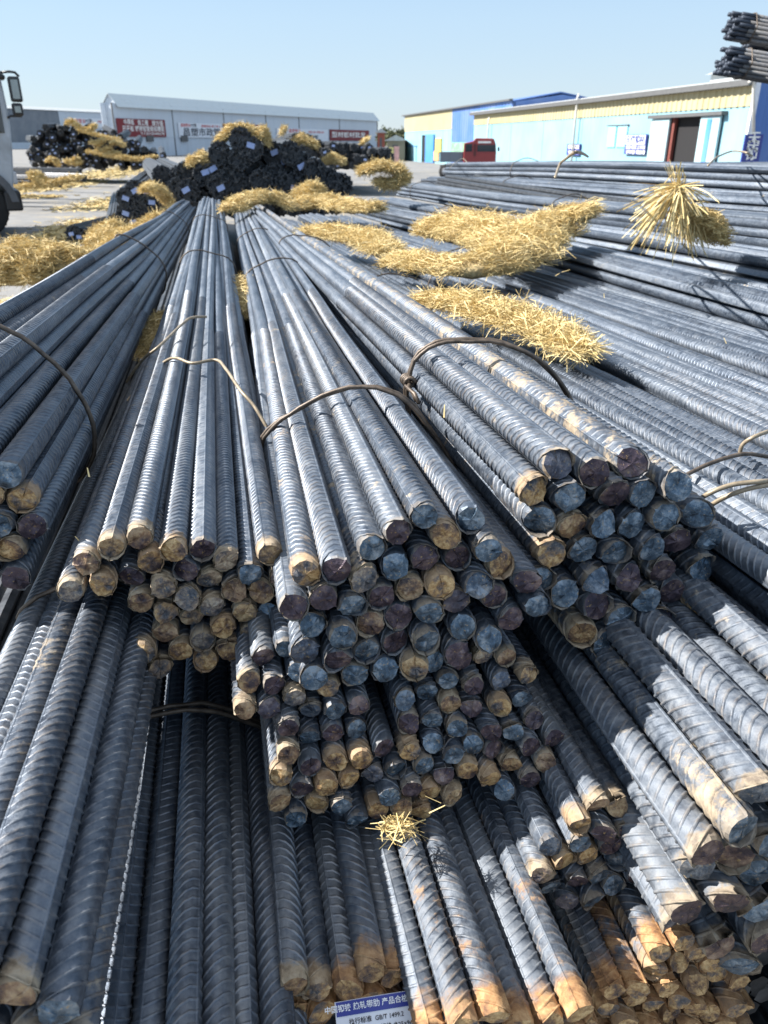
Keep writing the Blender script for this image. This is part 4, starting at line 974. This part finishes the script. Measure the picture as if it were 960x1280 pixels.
# big turquoise and cream warehouse on the right
azr = math.atan2(282 - 480, 1065)
w3 = Wall(530, 203.5, 0.0, azr); w3.start('warehouse', 'turquoise and cream warehouse with a dark open doorway on the right', 'building')
rf, u0, u1, ze, bb = roof_slope(w3, 593, 937, 141, 98.5, 9, .75, P_ROOFW, .05, .2)
zc = (w3.uz(592, 157)[1] + w3.uz(905, 134.5)[1]) / 2
cols3 = [593, 640, 680, 728, 800, 937]
for a, b in zip(cols3[:-1], cols3[1:]):
    w3.box('cream_panel', P_YEL, a, 0, b, 0, -.11, 0, zt=ze - .02, zb=zc, corr=.35)
dz = w3.uz(870, 146)[1]; d0 = 842; d1 = 879
for a, b, zb_ in ((593, 640, 0), (640, 680, 0), (680, 728, 0), (728, 820, 0), (902, 937, 0)):
    w3.box('turquoise_panel', P_TURQ, a + .15, 0, b - .15, 0, -.09, 0, zt=zc - .01, zb=0)
w3.box('turquoise_panel', P_TURQ, 820.1, 0, 901.9, 0, -.09, 0, zt=zc - .01, zb=dz + .12)
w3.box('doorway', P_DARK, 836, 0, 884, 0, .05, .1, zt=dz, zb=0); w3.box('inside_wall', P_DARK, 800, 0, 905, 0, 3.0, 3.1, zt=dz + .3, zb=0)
w3.box('door_frame', P_RUSTB, 840, 0, 843.5, 0, -.12, 0, zt=dz, zb=0)
w3.box('sliding_door', P_PALE, 818, 0, 840, 0, -.24, -.16, zt=dz - .02, zb=.02); sdr = w3.box('sliding_door', P_PALE, 879, 0, 903, 0, -.24, -.16, zt=dz - .02, zb=.02)
w3.box('blue_stripe', P_BLUE2, 888, 0, 893.5, 0, -.26, -.242, parent=w3.root, zt=dz - .1, zb=.1)
w3.box('door_rail', P_TRIM, 815, 0, 907, 0, -.34, -.10, zt=dz + .12, zb=dz)
for a, b in ((762, 772), (774, 786)): w3.box('window_shutter', flat('shutter_blue', (.30, .66, .84), .5), a, 158, b, 184, -.14, -.1)
w3.box('window_frame', P_TRIM, 760.5, 156, 787, 157.3, -.17, -.1)
w3.box('eave_trim', P_TRIM, 592.5, 0, 937.2, 0, -.42, -.12, zt=ze - .025, zb=ze - .2)
def drain(w, px, ptop):
    u, z = w.uz(px, ptop); m = MB().tube([(u, -.25 * w.sg, z + .15), (u, -.3 * w.sg, z), (u, -.3 * w.sg, 0.02)], .055, 8); return m.build('drain_pipe', P_PIPE, w.root)
drain(w3, 616.5, 150); drain(w3, 729.5, 122)
w3.box('sign_board', P_SIGN, 714, 180, 730, 194, -.2, -.12); w3.text('钢材现货', 722, 184, 4.5, P_LETW, y=-.215, wpx=14); w3.text('仓储加工', 722, 190.5, 4, P_LETW, y=-.215, wpx=14)
w3.box('sign_board', P_SIGN, 787, 168, 813, 193, -.2, -.12); w3.box('sign_face', P_BANW, 788, 169, 812, 180.5, -.215, -.2); w3.text('无缝钢材', 800, 175, 8.5, P_SIGN, y=-.23, wpx=23); w3.text('角钢 槽钢 工字钢', 800, 184.5, 4, P_LETW, y=-.215, wpx=24); w3.text('镀锌管 螺旋管', 800, 190.5, 4, P_LETW, y=-.215, wpx=24)
gable(w3, min(w3.uz(593, 178)[0], w3.uz(937, 178)[0]) - .0, ze, bb, .75, P_BLUE) if False else None
# blue end wall facing the yard (perpendicular to the long side)
uc = w3.uz(937, 178)[0]; uo = w3.uz(593, 178)[0]
m = MB(); sg = w3.sg; x0 = uc
dirn = 1 if uc > uo else -1
npl = 40; vs = []
W2 = abs(2 * bb)
for i in range(npl * 4 + 1):
    t = i / (npl * 4); y = t * W2 * sg; xx = x0 + dirn * (.04 + (.05 if (i % 4) in (1, 2) else 0)); zt = ze - .03 + .75 * (1 - abs(2 * t - 1))
    vs += [(xx, y, 0), (xx, y, zt)]
m.add(vs, [(2 * i, 2 * i + 2, 2 * i + 3, 2 * i + 1) for i in range(npl * 4)]); m.build('blue_end_wall', P_BLUE, w3.root)
gable(w3, uo, ze, bb, .75, P_BLUE)
w3.box('back_wall', P_BLUE, 593, 0, 937, 0, W2 - .1, W2 - .02, zt=ze - .05, zb=0)
w3.box('corner_strip', P_BANW, 935.5, 0, 938, 0, -.16, -.0, zt=ze - .03, zb=0)
# second ridge on the roof
u_a, _ = w3.uz(690, 178); u_b, _ = w3.uz(832, 178)
m = MB(); ua, ub = sorted((u_a, u_b)); y0 = bb * 1.0; m.box((ua, y0 - .5, ze + .7), (ub, y0 + .5, ze + 1.4)); m.add([(ua - .1, y0 - .8, ze + 1.35), (ub + .1, y0 - .8, ze + 1.35), (ub + .1, y0, ze + 1.6), (ua - .1, y0, ze + 1.6), (ub + .1, y0 + .8, ze + 1.35), (ua - .1, y0 + .8, ze + 1.35)], [(0, 1, 2, 3), (3, 2, 4, 5)]); m.build('roof_vent', P_ROOFW, w3.root)
# 天庆 sign and lamp arm at the corner
pe = Vector((uc + dirn * .35, .9 * sg, 0))
def endpt(px, py):   # point on the end wall plane, local coords
    q = Gplane(px, py, w3.p + w3.d * (uc + dirn * .3), w3.d); l = q - w3.p; return l.dot(Vector((math.cos(w3.rz), math.sin(w3.rz), 0))), l.dot(Vector((-math.sin(w3.rz), math.cos(w3.rz), 0))), l.z
def endbox(name, mat, x0_, yt, x1_, yb_, th=.06, off=0.0, parent=None):
    a = endpt(x0_, (yt + yb_) / 2); b = endpt(x1_, (yt + yb_) / 2); xm = (x0_ + x1_) / 2; zt = endpt(xm, yt)[2]; zb = endpt(xm, yb_)[2]
    ya, yb2 = sorted((a[1], b[1])); xx = uc + dirn * (.2 + off); return MB().box((min(xx, xx + dirn * th), ya, zb), (max(xx, xx + dirn * th), yb2, zt)).build(name, mat, parent or w3.root)
cw_ = w3.p + w3.d * (uc + dirn * .6) - Vector((0, .5, 0)); fn = Vector((0, 1, 0))
sa = Gplane(932.5, 168, cw_, fn); sb = Gplane(948.5, 200, cw_, fn)
SB = empty('sign_board', (sa.x, sa.y, 0), 0, label='narrow blue upright sign with white characters at the near corner of the warehouse', cat='sign')
sw_ = sb.x - sa.x; MB().box((0, 0, sb.z - .25), (sw_, .08, sa.z)).build('panel', P_SIGN, SB); MB().tube([(sw_ / 2, .14, 0), (sw_ / 2, .14, sa.z)], .04, 8).build('post', P_PIPE, SB)
for k_, ch in enumerate('天庆钢'): text_obj(ch, sw_ * .72, P_LETW, SB, (sw_ / 2, -.012, sa.z - (sa.z - sb.z) * (.17 + .31 * k_)), (PI / 2, 0, 0))
q0 = endpt(942, 168); q1 = endpt(942, 112); q2 = endpt(936, 103)
MB().tube([(q0[0], q0[1], q0[2]), (q1[0], q1[1], q1[2]), (q1[0], q1[1] * .8 + q2[1] * .2, q2[2] + .1), (q2[0], q2[1], q2[2])], .05, 8).build('drain_pipe', P_PIPE, w3.root)

# farther warehouse with a blue section
w4 = Wall(530, 203.5, 0.0, azr); w4.p = w4.p + w4.inn * .6; w4.start('warehouse', 'farther cream and turquoise warehouse with a tall blue section behind the red truck', 'building')
z4 = w4.uz(530, 142.5)[1]; z4c = w4.uz(530, 163.5)[1]
w4.box('cream_panel', P_YEL, 507, 0, 566, 0, -.11, 0, zt=z4, zb=z4c, corr=.5)
for a, b in ((507, 528.5), (533.5, 566)): w4.box('turquoise_panel', P_TURQ, a, 0, b, 0, -.09, 0, zt=z4c - .01, zb=0)
w4.box('turquoise_panel', P_TURQ, 528.6, 0, 533.4, 0, -.09, 0, zt=z4c - .01, zb=w4.uz(531, 169)[1])
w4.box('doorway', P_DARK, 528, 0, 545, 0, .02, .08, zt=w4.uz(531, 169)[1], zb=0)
w4.box('sliding_door', P_BLUE2, 534.5, 168, 545, 205, -.22, -.14, zb=.02)
w4.box('window_frame', P_BLUE2, 510, 182, 523, 183, -.2, -.1); w4.box('window_shutter', P_TURQ, 511, 183.2, 522, 203, -.16, -.1)
w4.box('blue_panel', P_BLUE, 566, 0, 640, 0, -.12, 0, zt=z4 + .02, zb=0, corr=.6)
w4.box('eave_trim', P_TRIM, 506, 0, 640, 0, -.35, -.1, zt=z4 + .12, zb=z4 + .025)
rf, u0, u1, ze4, bb4 = roof_slope(w4, 507, 640, 145.5, 129, 3, .5, P_BLUE, .08, .1)
ze4 = z4
gable(w4, w4.uz(507, 178)[0] - .05, z4, bb4, .4, P_BLUE); gable(w4, w4.uz(640, 178)[0] - .05, z4, bb4, .4, P_BLUE)
w4.box('yellow_notice', flat('yellow_notice', (.75, .6, .12), .6), 547, 173, 554, 190, -.2, -.12); w4.box('lower_mural', flat('orange_mural', (.65, .35, .15), .7), 545, 189, 551, 201, -.18, -.12); w4.box('green_mural', flat('green_mural', (.20, .38, .24), .7, var=.5, scale=3), 566.5, 178, 591, 192, -.19, -.13)
# distant bits between the two rows: brick-red shed, dim trees
def simple_shed(px0, px1, pyt, pyb, d, col, label, roofcol=None, name='shed'):
    a = Gy(px0, (pyt + pyb) / 2, d); b = Gy(px1, (pyt + pyb) / 2, d); zt = Gy((px0 + px1) / 2, pyt, d).z
    r = empty(name, (a.x, a.y, 0), 0, label=label, cat='building')
    MB().box((0, 0, 0), (b.x - a.x, 5, zt)).build('wall', flat(name + '_wall', col, .8), r); MB().prism([(-.3, zt), (b.x - a.x + .3, zt), ((b.x - a.x) / 2, zt + .5)], 1, -.3, 5.3).build('roof', P_ROOFW, r)
    w_ = (b.x - a.x); MB().box((w_ * .3, -.05, 0), (w_ * .6, -.001, min(2.1, zt * .8))).build('door', P_TRIM, r); return r
simple_shed(472, 481, 166, 200, 105, (.30, .09, .06), 'small brick-red shed at the right end of the white warehouse')
simple_shed(484, 506, 176, 200, 80, (.25, .22, .16), 'low brown shed between the white and the cream warehouses')
hoard = [(486, 184, 492, 203, (.75, .65, .25), 'yellow hoarding board before the far warehouse door'), (492.5, 183, 499, 203, (.75, .42, .38), 'pink hoarding board beside the yellow one')]
for (a, b, c, d_, colr, lb) in hoard:
    p = Gy(a, 195, 48); q = Gy(c, 195, 48); zt = Gy(a, b, 48).z; r = empty('hoarding', (p.x, p.y, 0), 0, label=lb, cat='board')
    MB().box((0, 0, .25), (q.x - p.x, .06, zt)).build('board', flat('board', colr, .6, var=.3, scale=6), r)
    for x in (.05, q.x - p.x - .11): MB().box((x, .065, 0), (x + .06, .12, zt)).build('post', P_TRIM, r)

# distant trees
def leaf_mat():
    N = Nd('leaves'); at = N.n('Attribute', attribute_name='shade'); c = N.ramp(at.outputs['Fac'], [(0, (.05, .06, .025)), (.5, (.10, .115, .05)), (1, (.17, .17, .09))]); return N.set(c, .8)
M_LEAF = leaf_mat(); M_BARK = flat('bark', (.10, .08, .06), .9)
def tree(px, py_top, d, wpx, seed, label):
    rng = np.random.default_rng(seed); p = Gy(px, 195, d); H = Gy(px, py_top, d).z; Rr = wpx * d / F / 2
    r = empty('tree', (p.x, p.y, 0), 0, label=label, cat='tree', group='dim trees beyond the warehouses'); m = MB(); m.tube([(0, 0, 0), (.1, 0, H * .4), (0, .1, H * .8)], [.22, .15, .05], 7)
    for k in range(6): a = rng.uniform(0, 6.28); m.tube([(0, 0, H * .35 + k * .05 * H), (math.cos(a) * Rr * .5, math.sin(a) * Rr * .5, H * .6 + k * .05 * H)], [.08, .03], 5)
    m.build('trunk', M_BARK, r); n = 1400; cl = rng.normal(0, 1, (14, 3)); cl /= np.linalg.norm(cl, axis=1)[:, None]; cl = cl * (Rr * .6, Rr * .6, H * .24) + (0, 0, H * .68)
    c = cl[rng.integers(0, 14, n)] + rng.normal(0, 1, (n, 3)) * (Rr * .24, Rr * .24, H * .09); a = rng.normal(0, 1, (n, 3)); a /= np.linalg.norm(a, axis=1)[:, None]; b = np.cross(a, rng.normal(0, 1, (n, 3))); b /= np.linalg.norm(b, axis=1)[:, None]; s_ = .16
    Vv = np.stack([c - a * s_, c + b * s_ * .6, c + a * s_, c - b * s_ * .6], 1).reshape(-1, 3); link('crown', fast_mesh('crown', Vv, np.arange(n * 4).reshape(-1, 4), [M_LEAF], None, False, None, {'shade': np.repeat(rng.random(n), 4)}), r, kind='stuff')
for i, (px, py, d, w_, lb) in enumerate([(478, 161, 120, 14, 'thin hazy tree at the right end of the white warehouse'), (489, 165, 115, 16, 'hazy tree over the low brown shed'), (500, 161, 118, 16, 'hazy tree beside the cream warehouse corner')]): tree(px, py, d, w_, 300 + i, lb)

# ------------------------------------------------------------------ trucks
def wheel(parent, x, y, r, w, side=1, rr_=None):
    t = MB(); t.tube([(x, y - w / 2, r), (x, y - w / 2 + .03, r), (x, y + w / 2 - .03, r), (x, y + w / 2, r)], [r * .93, r, r, r * .93], 36)
    for k in range(30):
        a = 2 * PI * k / 30; M_ = Matrix.Translation((x, y, r)) @ Matrix.Rotation(a, 4, 'Y'); t.box((r * .985, -w * .42, -.012), (r * 1.015, w * .42, .012), 0, M_)
    o = t.build('wheel', M_TYRE, parent); rm = MB(); rm.tube([(x, y - w * .50 - .004, r), (x, y - w * .46, r), (x, y + w * .4, r)], [r * .56, r * .58, r * .56], 28); rm.tube([(x, y - w * .5 - .09, r), (x, y - w * .5, r)], [r * .16, r * .22], 14)
    for k in range(10):
        a = 2 * PI * k / 10; rm.tube([(x + r * .4 * math.cos(a), y - w * .5 - .03, r + r * .4 * math.sin(a)), (x + r * .4 * math.cos(a), y - w * .5 + .01, r + r * .4 * math.sin(a))], .018, 6)
    rm.build('rim', M_RIM, o)
M_TYRE = flat('tyre_rubber', (.022, .021, .021), .85, 0, .3, 20, .004, 50); M_RIM = flat('rim_steel', (.13, .14, .16), .5, .5, .2); M_CAB = flat('cab_paint', (.42, .45, .49), .4, .1, .1, 3, dirt=.4); M_FEND = flat('grey_plastic', (.10, .105, .115), .6, 0, .2)
M_BLACK = flat('black_plastic', (.02, .02, .022), .45, 0, .2); M_GLASS = flat('dark_glass', (.03, .04, .05), .08, .0, .1, spec=.8); M_MIRR = flat('mirror_glass', (.25, .27, .28), .12, .9)
TD = 14.3
wr_ = .52; TY = 15.0; pw = Gy(-21, 292, TY)
tx, ty = pw.x, pw.y
TR = empty('truck', (tx, ty, 0), math.radians(27), label='grey-white truck cab parked at the left edge with a big black wheel and double mirror', cat='truck')
_td = Vector((math.cos(math.radians(27)), math.sin(math.radians(27)), 0)); _tn = Vector((-_td.y, _td.x, 0)); _tp = Vector((tx, ty, 0))
def tz(py): return Gplane(10, py, _tp, _tn).z
def tX(px, py=200): return (Gplane(px, py, _tp, _tn) - _tp).dot(_td)
def tZ(px, py): return Gplane(px, py, _tp, _tn).z
zt = tz(60)
fx = tX(15)   # front of cab
cabp = [(-1.3, .62), (-.62, .62), (-.56, .85), (-.38, 1.06), (-.12, 1.14), (.14, 1.14), (.38, 1.04), (.55, .82), (fx - .02, .62)] + [(tX(a_, b_), tZ(a_, b_)) for a_, b_ in ((17, 238), (17, 215), (15, 180), (13, 158), (8, 130), (1, 98), (-4, 84), (-14, 76))] + [(-1.3, zt)]
fw = lambda z_: fx - .03 - max(0, z_ - 1.2) * .34
MB().prism(cabp, 1, .0, 2.3).build('cab_body', M_CAB, TR, bevel=.03)
arc = [(.60 * math.cos(a), .52 + .60 * math.sin(a)) for a in np.linspace(.15, PI - .15, 14)]; arc2 = [(.72 * math.cos(a), .52 + .74 * math.sin(a)) for a in np.linspace(PI - .12, .12, 14)]
for y0_ in (-.05, 2.15): MB().prism(arc + arc2, 1, y0_, y0_ + .2).build('fender', M_FEND, TR)
for y0_ in (.02, 1.95): wheel(TR, 0, y0_ + .15, wr_, .3)
MB().box((fx - .25, -.03, .45), (fx + .04, 2.33, .80)).build('bumper', M_BLACK, TR, bevel=.04)
MB().box((fx - .05, .02, .9), (fx + .03, .42, 1.12)).build('headlight', flat('lamp_glass', (.5, .5, .52), .15), TR, bevel=.03); MB().box((fx - .05, 1.88, .9), (fx + .03, 2.28, 1.12)).build('headlight', flat('lamp_glass', (.5, .5, .52), .15), TR, bevel=.03)
MB().prism([(-.95, 1.75), (tX(1, 140), 1.75), (tX(-5, 100), zt - .35), (-.95, zt - .3)], 1, -.012, .002).build('side_window', M_GLASS, TR)
MB().add([], []) 
MB().box((-.75, -.05, 1.5), (-.5, -.01, 1.55)).build('door_handle', M_BLACK, TR); MB().box((fx - .35, -.06, tz(166)), (fx - .1, 0, tz(163))).build('door_handle', M_BLACK, TR)
mx = tX(20)
arm = MB(); arm.tube([(tX(0, 91), -.02, tz(91)), (tX(11, 90), -.1, tz(90)), (tX(18, 91), -.12, tz(91)), (tX(23, 96), -.12, tz(96))], .022, 7); arm.build('mirror_arm', M_BLACK, TR); arm = MB(); arm.tube([(tX(10, 147), -.02, tz(147)), (tX(13, 145), -.08, tz(145)), (tX(26, 145), -.12, tz(145)), (tX(27.5, 138), -.12, tz(138))], .022, 7); arm.build('mirror_arm', M_BLACK, TR)
for (a, b, c, d_) in ((12.5, 96, 27.5, 128), (16.5, 129, 30, 145)):
    x0_, x1_ = tX(a - 2, (b + d_) / 2), tX(c - 2, (b + d_) / 2); mo = MB().box((x0_, -.20, tz(d_)), (x1_, -.08, tz(b))).build('mirror', M_BLACK, TR, bevel=.035)
    MB().box((x0_ + .04, -.215, tz(d_) + .05), (x1_ - .04, -.202, tz(b) - .05)).build('mirror_glass', M_MIRR, mo)
arm2 = MB().tube([(tX(-2, 93), -.02, tz(93)), (tX(3, 98), -.1, tz(98))], .05, 8).build('marker_lamp', M_BLACK, TR)
MB().box((-5.5, .6, .55), (-1.3, .8, .8)).box((-5.5, 1.5, .55), (-1.3, 1.7, .8)).build('chassis', M_BLACK, TR); MB().box((-5.6, 0, .95), (-1.45, 2.3, 1.1)).build('flatbed', M_FEND, TR)
for y0_ in (.02, 1.95): wheel(TR, -4.3, y0_ + .15, wr_, .3)

# small red truck by the warehouse
RD = 40; rp = Gy(601, 197, RD)
M_REDC = flat('red_paint', (.26, .04, .04), .4, .0, .1); RT = empty('truck', (rp.x, rp.y, 0), math.radians(-8), label='small red truck with a grey dropside bed before the warehouses', cat='truck')
def rz(py): return Gy(600, py, RD).z
def rX(px): return Gy(px, 190, RD).x - rp.x
cw0, cw1 = rX(579.5), rX(620); ztr = rz(173)
MB().prism([(cw0, .45), (cw1, .45), (cw1, 1.15), (cw1 - .04, ztr - .25), (cw1 - .15, ztr), (cw0 + .55, ztr + .02), (cw0 + .42, ztr - .12), (cw0, ztr - .2)], 1, 0, 1.7).build('cab_body', M_REDC, RT, bevel=.04)
MB().box((rX(596.5), -.02, rz(189.5)), (rX(619), -.001, rz(181))).build('windscreen', M_GLASS, RT); MB().box((rX(582), -.02, rz(189.5)), (rX(590), -.001, rz(180))).build('side_window', M_GLASS, RT)
MB().box((rX(592), -.03, rz(195)), (rX(595), -.002, rz(180))).build('door_pillar', flat('dark_red', (.1, .02, .02), .5), RT)
MB().box((rX(597), -.03, rz(179)), (rX(613), -.002, rz(176.5))).build('visor', P_LETW, RT)
for px in (622.5,): MB().box((rX(px) - .03, -.1, rz(189)), (rX(px) + .06, 0, rz(184))).build('mirror', M_BLACK, RT)
MB().box((rX(550), .1, .75), (cw0 - .05, 1.7, rz(190))).build('bed', P_GREY, RT); MB().box((rX(550), .3, .4), (cw1, 1.4, .6)).build('chassis', M_BLACK, RT)
for x in (rX(612), rX(558)): wheel(RT, x, .1, .33, .2); wheel(RT, x, 1.5, .33, .2)

# tagged bundles hoisted at the upper right
hb = []
def hoisted(pe, d, angle_px, n_cols, n_rows, rod, label, seed, L=4.5):
    rng = np.random.default_rng(seed); p = Gd(pe[0], pe[1], d); q = Gd(pe[0] + 200, pe[1] + 200 * angle_px, d + .25); dr = (q - p).normalized()
    e1 = dr.cross(Vector((0, 0, 1))).normalized(); e2 = e1.cross(dr).normalized(); e2 = e2 if e2.z > 0 else -e2
    root = empty('rebar_bundle', p, 0, label=label, cat='rebar bundle', group='bundles raised at the upper right')
    pos = []
    for j in range(n_rows):
        m = n_cols - abs(j - n_rows // 2) % n_cols
        for i in range(m): pos.append(((i - (m - 1) / 2) * rod, (j - (n_rows - 1) / 2) * rod * .88))
    for (x, z) in pos:
        mb = MB(); s0 = rng.uniform(-.03, .05); a = e1 * x + e2 * z; mb.tube([a + dr * s0, a + dr * (s0 + .11)], rod * .5, 8, 0); mb.tube([a + dr * (s0 + .112), a + dr * L], rod * .5, 8, 1); mb.build('rebar', [M_DIP, M_FAR], root).color = (0, .1, rng.random(), .5)
    for s_ in (.14, 1.6, 3.4):
        H = hull([(x + (rod * .55 + .004) * math.cos(t), z + (rod * .55 + .004) * math.sin(t)) for x, z in pos for t in np.linspace(0, 2 * PI, 8, endpoint=False)]); MB().tube([dr * s_ + e1 * h_[0] + e2 * h_[1] for h_ in H], .004, 6, closed=True).build('wire_tie', M_WIRE, root)
    return root, p, dr, e2
M_DIP = flat('dark_bar_tip', (.045, .055, .075), .5, .4, .2, 30)
hs = [hoisted((913, 32), 5.2, .17, 7, 7, .026, 'upper of the bar bundles hanging in the sky at the top right corner', 1), hoisted((934, 57), 5.4, .17, 6, 5, .026, 'middle bundle hanging between the two at the top right corner', 2), hoisted((905, 76), 5.1, .17, 8, 7, .026, 'lowest bar bundle hanging in the sky at the top right corner, nearest the warehouse roof', 3)]
hk = empty('hoist_sling', hs[2][1] + hs[2][2] * 2.2, 0, label='wire sling that holds up the hanging bundles beyond the frame', cat='sling')
MB().tube([(0, .12, -.15), (0, -.14, 0), (0, -.1, .5), (0, 0, 2.5), (0, .14, .5), (0, .16, 0), (0, .12, -.15)], .012, 8).tube([(0, 0, 2.5), (0, 0, 8)], .014, 8).build('cable', M_WIRE, hk)
# low hazy hills / land beyond
print('BAR TRIS', tri_count, 'total objs', len(bpy.data.objects))
